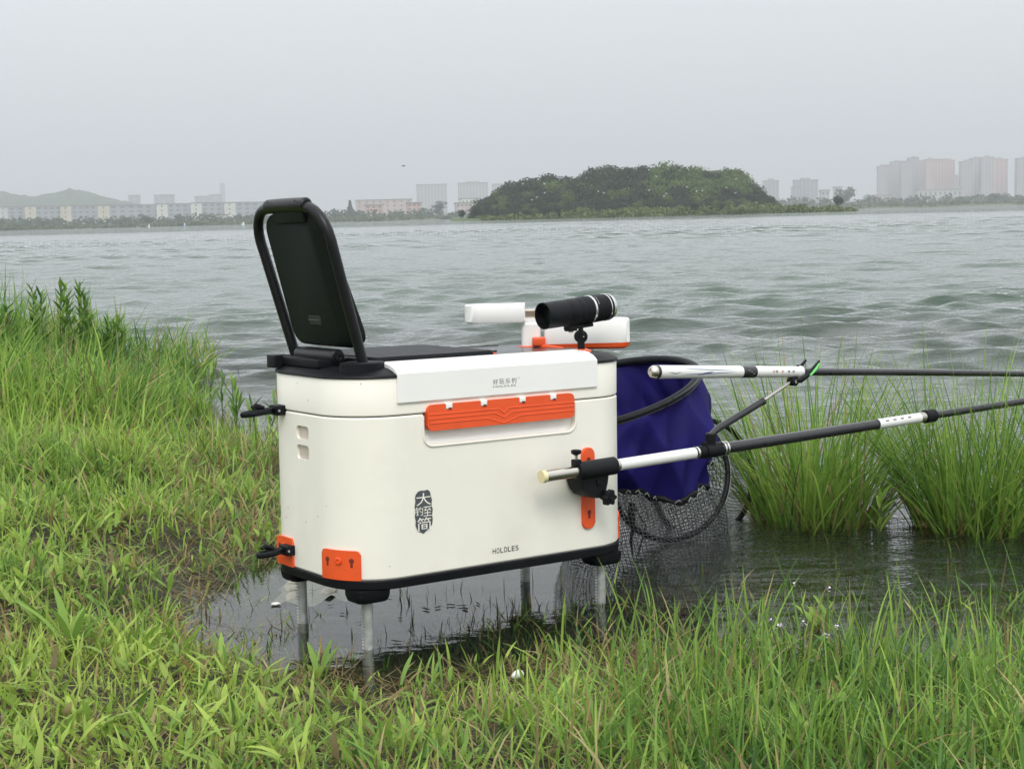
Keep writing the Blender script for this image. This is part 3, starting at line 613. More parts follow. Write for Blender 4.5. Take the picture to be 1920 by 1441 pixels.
# lettering: real text outlines laid on the face
def lettering(txt, s0, z0, hgt, wid, v0, m, parent, name='lettering', align='LEFT', thick=.0004):
    c = bpy.data.curves.new('t', 'FONT'); c.body = txt; c.size = 1; c.extrude = 0; o = bpy.data.objects.new('t', c); COL.objects.link(o)
    bpy.context.view_layer.update(); dg = bpy.context.evaluated_depsgraph_get(); me = bpy.data.meshes.new_from_object(o.evaluated_get(dg))
    co = np.array([v.co[:] for v in me.vertices]); mn, mx = co.min(0), co.max(0)
    V = [(s0 + (p[0] - mn[0]) / (mx[0] - mn[0]) * wid, v0, z0 + (p[1] - mn[1]) / (mx[1] - mn[1]) * hgt) for p in co]
    fs_ = [tuple(p.vertices) for p in me.polygons]; bpy.data.objects.remove(o)
    # thin slab of ink
    n = len(V); mb = MB(); mb.add(V, fs_)
    return mb.build(name, m, parent, smooth=0, fixn=False)
for i, ch in enumerate('好玩乐钓'): lettering(ch, .2790 + i * .0128, .3215, .0092, .0100, -.0047, GREY_INK, flap)
lettering('HOLDLES', .2790, .3165, .0030, .0470, -.0047, GREY_INK, flap)
lettering('TM', .3300, .3290, .0018, .0040, -.0047, GREY_INK, flap)
for i, ch in enumerate('HOLDLES'): lettering(ch, .2750 + i * .0080, .0335, .0088, .0060, -.0009, INK, body)
bl = [(.1235, .151), (.128, .1555), (.134, .1568), (.1400, .1560), (.1462, .1572), (.1510, .1535), (.1530, .146), (.1548, .139), (.1537, .131), (.1560, .123), (.1545, .114), (.1557, .107), (.1542, .098), (.1500, .0945), (.1470, .0905), (.1420, .0885), (.1375, .0848), (.1325, .0872), (.1275, .0890), (.1245, .094), (.1218, .1), (.1225, .108), (.1208, .115), (.1222, .122), (.1209, .131), (.1225, .139), (.1220, .146)]
seal = MB().add([(a, -.0007, b_) for a, b_ in bl], [tuple(range(len(bl)))]).build('seal_mark', GREY_INK, body, smooth=0, fixn=False)
lettering('大', .1240, .1320, .0205, .0285, -.0011, WHITE, seal); lettering('钓', .1218, .1155, .0145, .0150, -.0011, WHITE, seal)
lettering('至', .1375, .1135, .0160, .0160, -.0011, WHITE, seal); lettering('简', .1250, .0895, .0225, .0270, -.0011, WHITE, seal)
# orange handle with notches and chevron ribs
ho = rrect(.1465, .2535, .4505, .2965, .010)
def notched():
    pts = [p for p in ho if p[1] < .2964 or p[0] < .1566 or p[0] > .4404]
    top = [(.412, .2965), (.412, .2875), (.398, .2875), (.398, .2965), (.346, .2965), (.346, .2875), (.332, .2875), (.332, .2965), (.266, .2965), (.266, .2875), (.252, .2875), (.252, .2965), (.196, .2965), (.196, .2875), (.182, .2875), (.182, .2965)]
    i = max(j for j, p in enumerate(pts) if p[0] > .4 and p[1] > .27); return pts[:i + 1] + top + pts[i + 1:]
nn = notched(); hd = MB().loft([[(a, .004, b_) for a, b_ in nn], [(a, -.0062, b_) for a, b_ in nn]]).build('handle', ORANGE, box, smooth=0)
for q in (.189, .259, .339, .405):
    MB().box((q, -.003, .2925), (.0125, .008, .0095), bev=.0012).build('hinge_tab', PURE, box); MB().box((q + .001, -.0072, .2885), (.006, .0012, .003)).build('tab_slot', HOLE, hd)
for z_, w_ in ((.2805, .150), (.2735, .150), (.266, .148)):
    for sg in (-1, 1):
        ce = .2985; off = {.2805: .010, .2735: .018, .266: .034}[z_]; dz = {.2805: -.0075, .2735: -.0085, .266: -.0105}[z_]
        MB().tube([(ce + sg * w_, -.0062, z_), (ce + sg * off, -.0062, z_), (ce, -.0062, z_ + dz)], .0011, 6).build('chevron_rib', ORANGE, hd)
# vertical accessory rail, corner plates
def stadium(x0, z0, x1, z1, n=12):
    r_ = (x1 - x0) / 2; return rrect(x0, z0, x1, z1, r_ * .9, n)
rail = MB().prism(stadium(.4675, .0525, .4955, .1975), fv(0), .0005, -.0050, bev=.0012).build('accessory_rail', ORANGE, box)
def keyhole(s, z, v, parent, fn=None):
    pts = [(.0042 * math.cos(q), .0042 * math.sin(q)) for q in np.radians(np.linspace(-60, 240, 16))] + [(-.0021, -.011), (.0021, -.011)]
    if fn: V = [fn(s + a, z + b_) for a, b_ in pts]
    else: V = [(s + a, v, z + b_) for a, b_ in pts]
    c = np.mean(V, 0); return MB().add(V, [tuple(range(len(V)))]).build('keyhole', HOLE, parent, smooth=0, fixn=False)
keyhole(.4815, .1760, -.0054, rail); keyhole(.4815, .0825, -.0054, rail)
topc = lambda f: .0655 - .007 * (max(0, 1 - f / .09) ** 2 + max(0, 1 - (1 - f) / .09) ** 2)
for fn, a0, a1, nm in ((op, .0700, .1465, 1), (op, .2480, .3050, 2), (opr, .0950, .1700, 3)):
    pl = shell(fn, a0, a1, .0166, topc, -.001, .0034, 18).build('corner_plate', ORANGE, box, smooth=30)
    ca = (a0 + a1) / 2; w_ = a1 - a0
    def on_(a, z, o_=.0038, fn=fn): p, _ = fn(a, o_); return (*p, z)
    for sg in (-.30, .30): keyhole(ca + sg * w_, .0490, 0, pl, fn=on_)
    (x, y), d = fn(ca, .0034); MB().lathe((x, y, .048), (d[0], d[1], 0), [(0, .0062), (.0022, .0062), (.003, .005), (.003, .0032), (.0012, .003)], 20).build('round_boss', ORANGE, pl)
# clips at the left end
def clip(z, v_, ln, ms):
    g = MB().box((-.006, v_, z), (.020, .030, .017), bev=.002).build('clip_arm', BLACK, box)
    pts = [(-.014 - ln * (.5 - .5 * math.cos(q)) - .004, v_ + .0085 * math.sin(q) * (1 if True else 1), z - .002 + .002 * math.cos(q)) for q in np.linspace(.0, 2 * PI, 25)[:-1]]
    MB().tube(pts, .0042, 8, close=True, flatz=1.2).build('clip_loop', BLACK, g)
    MB().tube([(-.03, v_ + .006, z + .004), (-.045, v_ + .008, z + .009), (-.052, v_ + .008, z + .006)], [.004, .005, .003], 8).build('clip_tongue', BLACK, g)
    MB().lathe((-.012, v_ - .0148, z), (0, -1, 0), [(0, .002), (.001, .002)], 10).build('rivet', GALV, g)
clip(.283, .225, .055, 1); clip(.046, .205, .043, 1)
# feet and ruled legs
for s, v_ in ((.05, .037), (.05, .262), (.535, .030), (.535, .262)):
    rx = [(a, b_) for a, b_ in rrect(s - .032, v_ - .027, s + .032, v_ + .027, .011)]
    sc = lambda k: [(s + (a - s) * k, v_ + (b_ - v_) * k) for a, b_ in rx]
    ft = MB().loft([[(a, b_, .0005) for a, b_ in sc(1)], [(a, b_, -.010) for a, b_ in sc(.98)], [(a, b_, -.0185) for a, b_ in sc(.90)], [(a, b_, -.021) for a, b_ in sc(.8)]]).build('foot', BLACK, box)
    lg = MB().tube([(s, v_, -.018), (s, v_, -.195)], .0078, 20).build('leg', GALV, ft)
    mb = MB()
    for k in range(30): mb.box((s - .0064, v_ + .0046, -.030 - k * .0054), (.0062, .0040, .0028), Matrix.Rotation(-.6, 3, 'Z'))
    mb.build('leg_rack', GALV, ft, smooth=0, fixn=False)
# charcoal top, seat slab
MB().prism(rrect(.085, .0565, .555, .288, .02), lambda a, b_, d: (a, b_, d), .3595, .3640, bev=.0015).build('lid_top', DECK, box)
slab = MB().prism(rrect(.088, .058, .330, .296, .012), lambda a, b_, d: (a, b_, d), .3644, .3745, bev=.003).build('seat_board', BLACK, box)
MB().box((.336, .085, .3665), (.010, .026, .005), bev=.001).build('seat_latch', ORANGE, box)
MB().prism([(.335, .105), (.400, .155), (.335, .165)], lambda a, b_, d: (a, b_, d), .3642, .3665).build('grip_hollow', BLACK, box)
MB().tube([(.10, .300, .3655), (.50, .292, .3655)], .0016, 8).build('rear_rail', GALV, box)
# backrest: U tube, panel, hinges, sockets
def LP(z, v_, o_=0): return (.0575 - .267 * (z - .375) + o_ * .966, v_, z + o_ * .258)
Z1 = .622
pts = [LP(.352, .05), LP(.45, .05), LP(.55, .05)]
for q in np.radians(np.linspace(0, 90, 7)): pts.append(LP(Z1 - .055 + .055 * math.sin(q), .05 + .055 * (1 - math.cos(q))))
for q in np.radians(np.linspace(90, 180, 7)): pts.append(LP(Z1 - .055 + .055 * math.sin(q), .296 - .055 - .055 * math.cos(q)))
pts += [LP(.55, .294), LP(.45, .286), LP(.352, .278)]
BACKM = mat('black_tube', (.008, .0085, .010), .36, spec=.35, noise=.15, nscale=60)
br = MB().tube(pts, .0089, 16).build('backrest', BACKM, box)
def rp(o_, z0, z1, v0, v1, r_):       # rounded outline in the backrest plane
    return [LP(b_, a, o_) for a, b_ in rrect(v0, z0, v1, z1, r_, 8)]
def rq(o_, z0, z1, v0, v1, r_): return [LP(b_, a, o_ * (.35 + .65 * (z1 - b_) / (z1 - z0)) if o_ > .006 else o_) for a, b_ in rrect(v0, z0, v1, z1, r_, 8)]
MB().loft([rq(.036, .392, .606, .082, .258, .026), rq(.034, .387, .610, .074, .264, .028), rq(.014, .386, .611, .072, .2665, .03), rp(.001, .392, .607, .102, .2645, .026), rp(-.001, .395, .604, .106, .262, .024)]).build('backrest_panel', GREENBLK, br, smooth=30)
MB().box(LP(.611, .165, .0), (.010, .105, .030), Matrix.Rotation(R(-15), 3, 'Y'), bev=.003).build('top_bracket', GREENBLK, br)
MB().lathe(LP(.626, .098), (0, 1, 0), [(0, .008), (.003, .0112), (.04, .0118), (.10, .0118), (.133, .0112), (.136, .008)], 20).build('top_hinge', BACKM, br)
for v_ in (.115, .21): MB().lathe(np.array(LP(.628, v_)) + np.array([-.012, 0, .004]), (-1, 0, .2), [(0, .0022), (.0014, .0022)], 10).build('hinge_screw', INK, br)
MB().prism([(a, b_) for a, b_ in rrect(.150, .428, .192, .443, .004)], lambda a, b_, d: LP(b_, a, d), -.0014, -.0022).build('panel_slot', INK, br)
MB().tube([LP(.4355, .152, -.003), LP(.4355, .190, -.003)], .0009, 6).build('slot_bar', DECK, br)
MB().lathe(LP(.376, .115, -.006), (0, 1, 0), [(0, .011), (.003, .0135), (.13, .0135), (.135, .012)], 20).build('lower_hinge', BACKM, br)
MB().lathe(LP(.376, .1145, -.006), (0, -1, 0), [(0, .0075), (.004, .0075), (.0045, .004), (.003, .002)], 14).build('hinge_bolt', BLACK, br)
MB().box((.045, .185, .3645), (.060, .130, .016), bev=.003).build('hinge_mount', BLACK, br)
MB().box((.085, .190, .3660), (.030, .20, .013), bev=.003).build('hinge_plate', BLACK, br)
for v_, nm in ((.05, 1), (.278, 1)):
    MB().loft([[(.058 + .040 * math.cos(q), v_ + .026 * math.sin(q), .350) for q in np.linspace(0, 2 * PI, 24)[:-1]], [(.058 + .040 * math.cos(q), v_ + .026 * math.sin(q), .3680) for q in np.linspace(0, 2 * PI, 24)[:-1]], [(.058 + .037 * math.cos(q), v_ + .0235 * math.sin(q), .3700) for q in np.linspace(0, 2 * PI, 24)[:-1]]]).build('tube_socket', BLACK, box)
MB().box((.016, .262, .3630), (.030, .030, .022), bev=.002).build('stop_block', BLACK, box)

# ------------------------------------------------------------------ night lamp on its swivel
lb = L2W(.5075, .045, .3600); lamp = thing('fishing_lamp', 'black zoom lamp with silver rings on a swivel post at the box corner', 'lamp', lb)
P0 = dep(1018, 592.5, 2.795); P1 = dep(1141, 574.5, 2.885); axd = P1 - P0; LL = float(np.linalg.norm(axd)); axd /= LL
def lz(name, prof, m, caps=True, n=36): return MB().lathe(P0, axd, [(d * LL, r_) for d, r_ in prof], n, caps).build(name, m, lamp, lb)
barrel = lz('barrel', [(.14, .0), (.14, .0212), (.0, .0222), (.0, .0236), (.02, .0238), (.05, .0234), (.30, .0236), (.31, .0230), (.33, .0236), (.46, .0240), (.47, .0233), (.49, .0241), (.54, .0243), (.55, .0238), (.56, .0244), (.66, .0246), (.70, .0247), (.90, .0241), (.93, .0241), (.97, .0238), (1.0, .0225), (1.005, .0)], BLACK, False)
lz('silver_ring', [(.672, .0242), (.675, .02535), (.700, .02535), (.703, .0242)], CHROME, False)
lz('silver_ring', [(.918, .0238), (.920, .02475), (.932, .02475), (.934, .0238)], CHROME, False)
lz('end_ring', [(.962, .0236), (.964, .0246), (.995, .0236), (1.02, .0215), (1.022, .015)], CHROME, False)
lz('lens', [(.10, .0), (.095, .012), (.11, .0212)], GLASS, False)
ud = np.cross(np.cross(axd, [0, 0, 1]), axd); ud /= np.linalg.norm(ud); sdv = np.cross(axd, ud)
for k_ in range(5):      # scale marks
    q = R(28 + 9 * k_); MB().box(P0 + axd * LL * (.735 + .004 * (k_ % 2)) - sdv * math.sin(q) * -.0246 + ud * math.cos(q) * .0246, (.0015, .0015, .0012)).build('scale_mark', RODWHT, barrel, lb, smooth=0)
Mx = Matrix(np.stack([axd, sdv, ud], 1).tolist())
pc = P0 + axd * LL * .52 - ud * .0275
MB().box(pc, (.058, .014, .006), Mx, bev=.001).build('mount_plate', BLACK, lamp, lb)
MB().box(P0 + axd * LL * .40 - ud * .0290, (.018, .017, .009), Mx, bev=.0015).build('mount_clamp', BLACK, lamp, lb)
MB().lathe(P0 + axd * LL * .40 - ud * .032, -ud, [(0, .0045), (.004, .0045)], 12).build('mount_screw', STEEL, lamp, lb)
top = dep(1089, 612, 2.84); hub = dep(1089, 630.5, 2.845)
dsc = np.array([.08, -1, 0])
MB().lathe(hub - dsc / np.linalg.norm(dsc) * .006, dsc, [(0, .0105), (.001, .0118), (.011, .0118), (.012, .0105)], 28).build('swivel_disc', BLACK, lamp, lb)
MB().lathe(hub + dsc * .0065 + np.array([.004, 0, 0]), dsc, [(0, .0015), (.0012, .0015)], 10).build('swivel_pin', CHROME, lamp, lb)
MB().box((hub + lb + [0, 0, .004]) / 2, (.0125, .014, float(hub[2] - lb[2]) + .002), bev=.002).build('post', BLACK, lamp, lb)
MB().box((hub + top) / 2, (.009, .010, float(top[2] - hub[2]) + .006), bev=.002).build('neck', BLACK, lamp, lb)
MB().lathe(lb + [0, 0, .0025], (0, 0, 1), [(0, .0185), (.0022, .0175), (.0060, .010)], 24).build('foot_flange', ORANGE, lamp, lb)

# ------------------------------------------------------------------ swing-out bait trays
tb = L2W(.515, .235, .3620); tray = thing('bait_tray_set', 'white and orange swing-out bait trays on a short post behind the lamp', 'bait tray', tb)
TY = float(tb[1])
def cup(name, outl, z0, z1, m, wall=.0025, bev=.003, floor=.004, parent=tray):
    o = np.array(outl); c = o.mean(0)
    def ins(k): 
        d = c - o; l = np.linalg.norm(d, axis=1, keepdims=True); return o + d / l * k
    rg = lambda a, z: [(p[0], p[1], z) for p in a]
    return MB().loft([rg(ins(bev), z0), rg(o, z0 + bev), rg(o, z1 - .0008), rg(ins(.0008), z1), rg(ins(wall), z1), rg(ins(wall), z0 + floor)]).build(name, m, parent, tb, smooth=40)
def tr_out(x0, x1, y0, y1, rl, rr2):
    pts = []
    for cx, cy, t0, r_ in ((x1 - rr2, y0 + rr2, -90, rr2), (x1 - rr2, y1 - rr2, 0, rr2), (x0 + rl, y1 - rl, 90, rl), (x0 + rl, y0 + rl, 180, rl)):
        for q in np.radians(np.linspace(t0, t0 + 90, 9)): pts.append((cx + r_ * math.cos(q), cy + r_ * math.sin(q)))
    return pts
a0, a1 = dep(871, 570, TY)[0], dep(984, 570, TY)[0]; zt, zb = dep(928, 570.5, TY)[2], dep(928, 604, TY)[2]
cup('upper_tray', tr_out(a0, a1, TY - .030, TY + .035, .026, .004), zb, zt, PURE)
b0, b1 = dep(1020, 600, TY)[0], dep(1179.5, 600, TY)[0]; zt2, zo, zb2 = dep(1100, 598.5, TY)[2], dep(1130, 640.5, TY)[2], dep(1130, 652, TY)[2]
lt = cup('lower_tray', tr_out(b0, b1, TY - .03, TY + .045, .004, .018), zo, zt2, PURE, bev=.0004)
MB().loft([[(p[0], p[1], zb2) for p in tr_out(b0 + .01, b1 - .010, TY - .022, TY + .037, .004, .014)], [(p[0], p[1], zb2 + .004) for p in tr_out(b0 + .002, b1 - .002, TY - .029, TY + .044, .004, .018)], [(p[0], p[1], zo - .0004) for p in tr_out(b0 - .001, b1 + .0006, TY - .0306, TY + .0456, .004, .018)]]).build('tray_base', ORANGE, lt, tb)
p0, p1 = dep(977, 606, TY)[0], dep(1013, 606, TY)[0]; pz0, pz1 = tb[2], dep(995, 605, TY)[2]
MB().loft([[(x, y, z) for x, y in tr_out(p0 + k_, p1 - k_, TY - .020 + k_, TY + .012 - k_, .007, .004)] for z, k_ in ((pz0, 0), (pz1 - .002, 0), (pz1, .002))]).build('tray_post', PURE, tray, tb)
q0, q1 = dep(982, 580, TY)[0], dep(1003, 580, TY)[0]; hz0, hz1 = dep(990, 596, TY)[2], dep(990, 580, TY)[2]
xc, wx_ = (q0 + q1) / 2, q1 - q0
hb = MB().box((xc, TY - .004, hz1 - .001), (wx_, .022, .0025)).box((xc, TY - .004, hz0 + .001), (wx_, .022, .0025)).box((xc, TY + .005, (hz0 + hz1) / 2), (wx_ - .001, .003, hz1 - hz0 - .005)).box((q1 + .003, TY - .004, (hz0 + hz1) / 2), (.008, .022, hz1 - hz0)).build('tray_hinge', mat('ivory_plastic', (.78, .70, .60), .45), tray, tb, smooth=0)
MB().box((xc + .003, TY - .006, (hz0 + pz1) / 2), (wx_ + .012, .018, float(hz0 - pz1) + .002), bev=.001).build('hinge_neck', PURE, tray, tb)
MB().lathe((p0 + .014, TY - .004, tb[2] - .003), (0, 0, 1), [(0, .027), (.003, .026), (.007, .018)], 28).build('post_flange', ORANGE, tray, tb)
c0, c1 = dep(998, 640, TY - .03), dep(1022, 640, TY - .03); ch = dep(1010, 632, TY - .03)[2] - dep(1010, 648, TY - .03)[2]
MB().box((c0 + c1) / 2, (float(c1[0] - c0[0]), .016, float(ch)), bev=.0025).build('tray_clip', ORANGE, tray, tb)
MB().tube([dep(1013, 649, TY - .03), dep(1035, 651, TY - .05), dep(1057, 653.5, TY - .07)], [.0045, .0038, .0028], 10).build('clip_lever', ORANGE, tray, tb)

# ------------------------------------------------------------------ telescopic pole clamped to the box
pb = L2W(.482, 0, .14); pole = thing('rod_rest_pole', 'telescopic white and black rod rest pole clamped to the orange rail of the box', 'rod rest', pb)
def PP(s, dv=0, dz=0): return L2W(s, -.050 + dv, .164 + (s - .347) * (.036 / 1.3) + dz)
pax = PP(1) - PP(0); pax /= np.linalg.norm(pax)
def seg(name, s0, s1, r0, m, r1=None, parent=pole, n=20):
    return MB().tube([PP(s0), PP(s0 + (s1 - s0) * .5), PP(s1)], [r0, (r0 + (r1 or r0)) / 2, r1 or r0], n).build(name, m, parent, pb)
seg('steel_tip', .350, .430, .0102, STEEL); seg('end_cap', .343, .351, .0108, CAPY)
seg('sleeve', .424, .502, .0158, BLACK); MB().lathe(PP(.418), pax, [(0, .0120), (.002, .0155), (.012, .0162)], 20).build('sleeve_collar', BLACK, pole, pb)
seg('steel_ferrule', .500, .511, .0112, STEEL); seg('white_section', .511, .695, .0103, RODWHT); seg('black_section', .690, 1.176, .0107, RODBLK, .0100)
seg('fine_ring', .693, .697, .0111, CHROME)
jt = seg('joint', .715, .752, .0138, BLACK); seg('joint', .700, .718, .0118, BLACK)
for s_ in (.757, .764): seg('silver_ring', s_, s_ + .004, .0135, CHROME)
w2 = seg('white_section', 1.176, 1.312, .0103, RODWHT, .0100); seg('fine_ring', 1.1755, 1.1785, .0107, INK); seg('steel_ferrule', 1.305, 1.322, .0106, STEEL)
seg('locking_collar', 1.322, 1.350, .0135, BLACK); seg('black_section', 1.345, 3.0, .0078, RODBLK, .0072)
mb = MB()
for k_ in range(4): mb.box(PP(1.20 + k_ * .022, -.0088, .0058), (.009, .001, .0022), BM)
mb.build('pole_print', GREY_INK, w2, pb, smooth=0)
# clamp body, knobs
cl = [(.428, .164), (.430, .150), (.436, .132), (.446, .120), (.462, .114), (.478, .112), (.488, .120), (.494, .140), (.498, .166)]
cb = MB().loft([[tuple(L2W(a, -.006, b_)) for a, b_ in cl], [tuple(L2W(a, -.040, b_)) for a, b_ in cl], [tuple(L2W(.463 + (a - .463) * .92, -.046, .14 + (b_ - .14) * .94)) for a, b_ in cl]]).build('clamp', BLACK, pole, pb, smooth=30)
MB().lathe(L2W(.470, -.046, .141), -BN[:, 1], [(0, .005), (.0025, .005), (.003, .003)], 14).build('clamp_pivot', BLACK, cb, pb)
kc = L2W(.486, -.048, .1145); V = []
for d_, k_ in ((0, 1), (.012, 1), (.014, .85), (.014, .5), (.017, .42)):
    V.append([tuple(kc - BN[:, 1] * d_ + BN[:, 0] * math.cos(q) * k_ * (.0125 + .0022 * math.cos(6 * q)) + BN[:, 2] * math.sin(q) * k_ * (.0125 + .0022 * math.cos(6 * q))) for q in np.linspace(0, 2 * PI, 37)[:-1]])
MB().loft(V).build('clamp_knob', BLACK, cb, pb)
tk = PP(.419, 0, .0)
MB().box(tk + [0, 0, .0150], (.014, .014, .012), BM, bev=.002).build('screw_block', BLACK, cb, pb)
MB().tube([tk + [0, 0, .018], tk + [0, 0, .030]], .0028, 10).build('thumb_screw', STEEL, cb, pb)
MB().lathe(tk + [0, 0, .028], (0, 0, 1), [(0, .003), (.003, .0085), (.0085, .0092), (.0095, .0075)], 8).build('thumb_knob', BLACK, cb, pb)
# support arm and fork
ja = L2W(.730, -.050, .196)
MB().lathe(PP(.732), (0, 0, 1), [(0, .0095), (.018, .0095), (.0185, .0108), (.030, .0108), (.032, .009)], 16).build('arm_socket', BLACK, pole, pb)
MB().lathe(PP(.724, 0, .014), -BN[:, 0], [(0, .004), (.012, .004)], 8).build('socket_screw', BLACK, pole, pb)
ar = MB().tube([ja + [0, 0, .006], L2W(.748, -.05, .213), L2W(.863, -.05, .2555)], [.0055, .0068, .0068], 14).build('support_arm', RODBLK, pole, pb)
MB().lathe(L2W(.859, -.05, .254), L2W(.863, -.05, .2555) - L2W(.748, -.05, .213), [(0, .0068), (.0005, .0076), (.006, .0076)], 14).build('arm_collar', RODBLK, ar, pb)
MB().tube([L2W(.863, -.05, .2555), L2W(.938, -.05, .2875)], .0030, 10).build('inner_rod', STEEL, ar, pb)
hk = L2W(.943, -.05, .2885)
MB().lathe(hk + BN[:, 1] * .008, -BN[:, 1], [(0, .0080), (.001, .0092), (.015, .0092), (.016, .0080)], 14).build('fork_knuckle', BLACK, ar, pb)
MB().lathe(hk - BN[:, 1] * .008, -BN[:, 1], [(0, .004), (.0012, .004)], 12).build('knuckle_pin', STEEL, ar, pb)
fk = MB()
for dv in (-1, 1):
    fk.tube([L2W(.946, -.05 + dv * .003, .2890), L2W(.952, -.05 + dv * .012, .2900), L2W(.962, -.05 + dv * .0165, .2975), L2W(.978, -.05 + dv * .0175, .3090), L2W(.996, -.05 + dv * .0175, .3245)], [.0052, .0050, .0046, .0042, .0022], 10)
fk = fk.build('fork', BLACK, ar, pb)
for dv in (-1, 1): MB().tube([L2W(.966, -.05 + dv * .0225, .2985), L2W(.980, -.05 + dv * .0230, .3090), L2W(.993, -.05 + dv * .0205, .3205)], [.0018, .0026, .0014], 8).build('fork_pad', LIMEPL, fk, pb)

# ------------------------------------------------------------------ fishing rod lying in the fork
rb = L2W(.588, -.05, .327); rod = thing('fishing_rod', 'white handled fishing rod with black blank lying in the green lined fork', 'fishing rod', rb)
def RP(s, off=(0, 0, 0)): return L2W(s, -.05, .327 - .056 * (s - .588) - .0075 * (s - .588) ** 2) + np.array(off)
def rseg(name, s0, s1, r0, r1, m, parent=rod): return MB().tube([RP(s0 + (s1 - s0) * k_ / 6) for k_ in range(7)], [r0 + (r1 - r0) * k_ / 6 for k_ in range(7)], 20).build(name, m, parent, rb)
grip = rseg('handle', .600, .962, .0122, .0104, RODWHT)
rax = RP(.6) - RP(.588); rax /= np.linalg.norm(rax)
MB().lathe(RP(.5985), -rax, [(0, .0121), (.004, .0120), (.008, .0105), (.0115, .0070), (.0130, .0030), (.0132, .0)], 24).build('butt_cap', STEEL, rod, rb)
rseg('butt_ring', .598, .604, .0126, .0126, RODBLK); rseg('black_band', .806, .840, .0117, .0115, RODBLK); rseg('end_rim', .955, .964, .0113, .0113, RODWHT)
MB().box(RP(.957, (0, 0, .0118)), (.005, .004, .003), BM).build('rim_catch', INK, rod, rb, smooth=0)
rseg('blank', .963, 3.0, .0074, .0055, RODBLK)
def on_rod(s, q):                     # point on the rod skin, q from the side facing the bank upwards
    r_ = .0122 + (s - .6) / .362 * (.0104 - .0122) + .00025; c = RP(s); return c - BN[:, 1] * r_ * math.cos(q) + BN[:, 2] * r_ * math.sin(q)
def ribbon_on(pts, wd, m, name):
    V = []
    for i, (s, q) in enumerate(pts):
        ww = wd * math.sin(PI * (i + .15) / (len(pts) - .7)) ; V += [tuple(on_rod(s, q - ww)), tuple(on_rod(s, q + ww))]
    MB().add(V, [(2 * i, 2 * i + 1, 2 * i + 3, 2 * i + 2) for i in range(len(pts) - 1)]).build(name, m, grip, rb, smooth=0, fixn=False)
ribbon_on([(s, -.35 + .35 * f) for s, f in zip(np.linspace(.650, .785, 14), np.linspace(0, 1, 14) ** 1.4)], .07, BLUE_INK, 'blue_stripe')
ribbon_on([(s, .55 - .30 * f) for s, f in zip(np.linspace(.655, .780, 14), np.linspace(0, 1, 14))], .06, BLUE_INK, 'blue_stripe')
ribbon_on([(s, -.42 + .5 * f) for s, f in zip(np.linspace(.690, .730, 8), np.linspace(0, 1, 8))], .13, BLUE_INK, 'blue_stripe')
ribbon_on([(s, -.1 + .1 * math.sin(f * 9)) for s, f in zip(np.linspace(.620, .652, 8), np.linspace(0, 1, 8))], .06, GREY_INK, 'rod_print')
for s_, m_ in ((.882, RED_INK), (.890, GREY_INK), (.905, RED_INK), (.922, GREY_INK), (.934, GREY_INK)):
    ribbon_on([(s_ - .003, .1), (s_, .05), (s_ + .003, .12)], .28, m_, 'rod_print')
for k_ in range(3):
    V = [tuple(L2W(.816 + k_ * .006, 0, 0) * 0 + (RP(.816 + k_ * .006) - BN[:, 1] * .0121 + BN[:, 2] * (.002 - .003 * k_ + dz) + BN[:, 0] * dx)) for dx, dz in ((0, 0), (.004, .001), (.004, .0025), (0, .0015))]
    MB().add(V, [(0, 1, 2, 3)]).build('band_print', TRIMW, rod, rb, smooth=0, fixn=False)

# ------------------------------------------------------------------ keep net
nb = np.array([.19, 3.30, 0.0]); net = thing('keep_net', 'keep net with navy cloth collar and black mesh hanging into the shallows behind the box', 'keep net', nb)
rc = dep(1128, 739, 3.30); ra = np.array([.197, .01, .048]); rbv = np.array([-.02, .175, .034])
def ring_pt(q): return rc + ra * math.cos(q) + rbv * math.sin(q)
QN = np.linspace(0, 2 * PI, 97)[:-1]
MB().tube([ring_pt(q) for q in QN], .0085, 12, close=True).build('top_ring', BLACK, net, nb)
for k_ in range(4): MB().tube([ring_pt(q) * 1 + (ring_pt(q) - rc) * .036 + np.array([0, 0, .004 - .0028 * k_]) for q in QN], .0013, 6, close=True).build('ring_ridge', RODBLK, net, nb)
MB().tube([ring_pt(PI), ring_pt(PI) + (L2W(.60, .26, .30) - ring_pt(PI)) * .5, L2W(.598, .26, .30)], .009, 10).build('net_arm', BLACK, net, nb)
zbot = dep(1200, 930, 3.16)[2]
def bag(q, f):                         # cloth from the ring (f = 0) to the ragged hem (f = 1)
    top = ring_pt(q); hemz = zbot + .028 * max(0, math.cos(q - .25)) ** 2 + .012 * math.sin(3 * q + .6) + .006 * math.sin(7 * q)
    c = np.array([rc[0] + .052, rc[1] - .03, hemz]); rx = .150 + .010 * math.cos(q); ry = .140
    bot = c + np.array([rx * math.cos(q), ry * math.sin(q), 0])
    p = top * (1 - f) + bot * f
    fold = (.030 * (.5 - abs(math.sin(2.5 * q + 1.6 * f + .4))) + .016 * (.5 - abs(math.sin(5.5 * q - 2.2 * f + 1))) + .008 * (.5 - abs(math.sin(10 * q + 4 * f))) + .006 * math.sin(8 * f + 3 * q)) * math.sin(PI * min(1, f * .62 + .06)) ** .8
    o_ = np.array([math.cos(q), math.sin(q), 0]); sag = np.array([0, 0, -.012 * math.sin(PI * f) * math.sin(2 * q + 1)])
    return p + o_ * (fold + .018 * math.sin(PI * f * .9)) * (1 + .3 * f) + sag
MB().loft([[tuple(bag(q, f)) for q in np.linspace(0, 2 * PI, 261)[:-1]] for f in np.linspace(0, 1, 30)], caps=False).build('cloth_collar', NAVY, net, nb, smooth=60)
hem = [bag(q, 1.0) for q in QN]
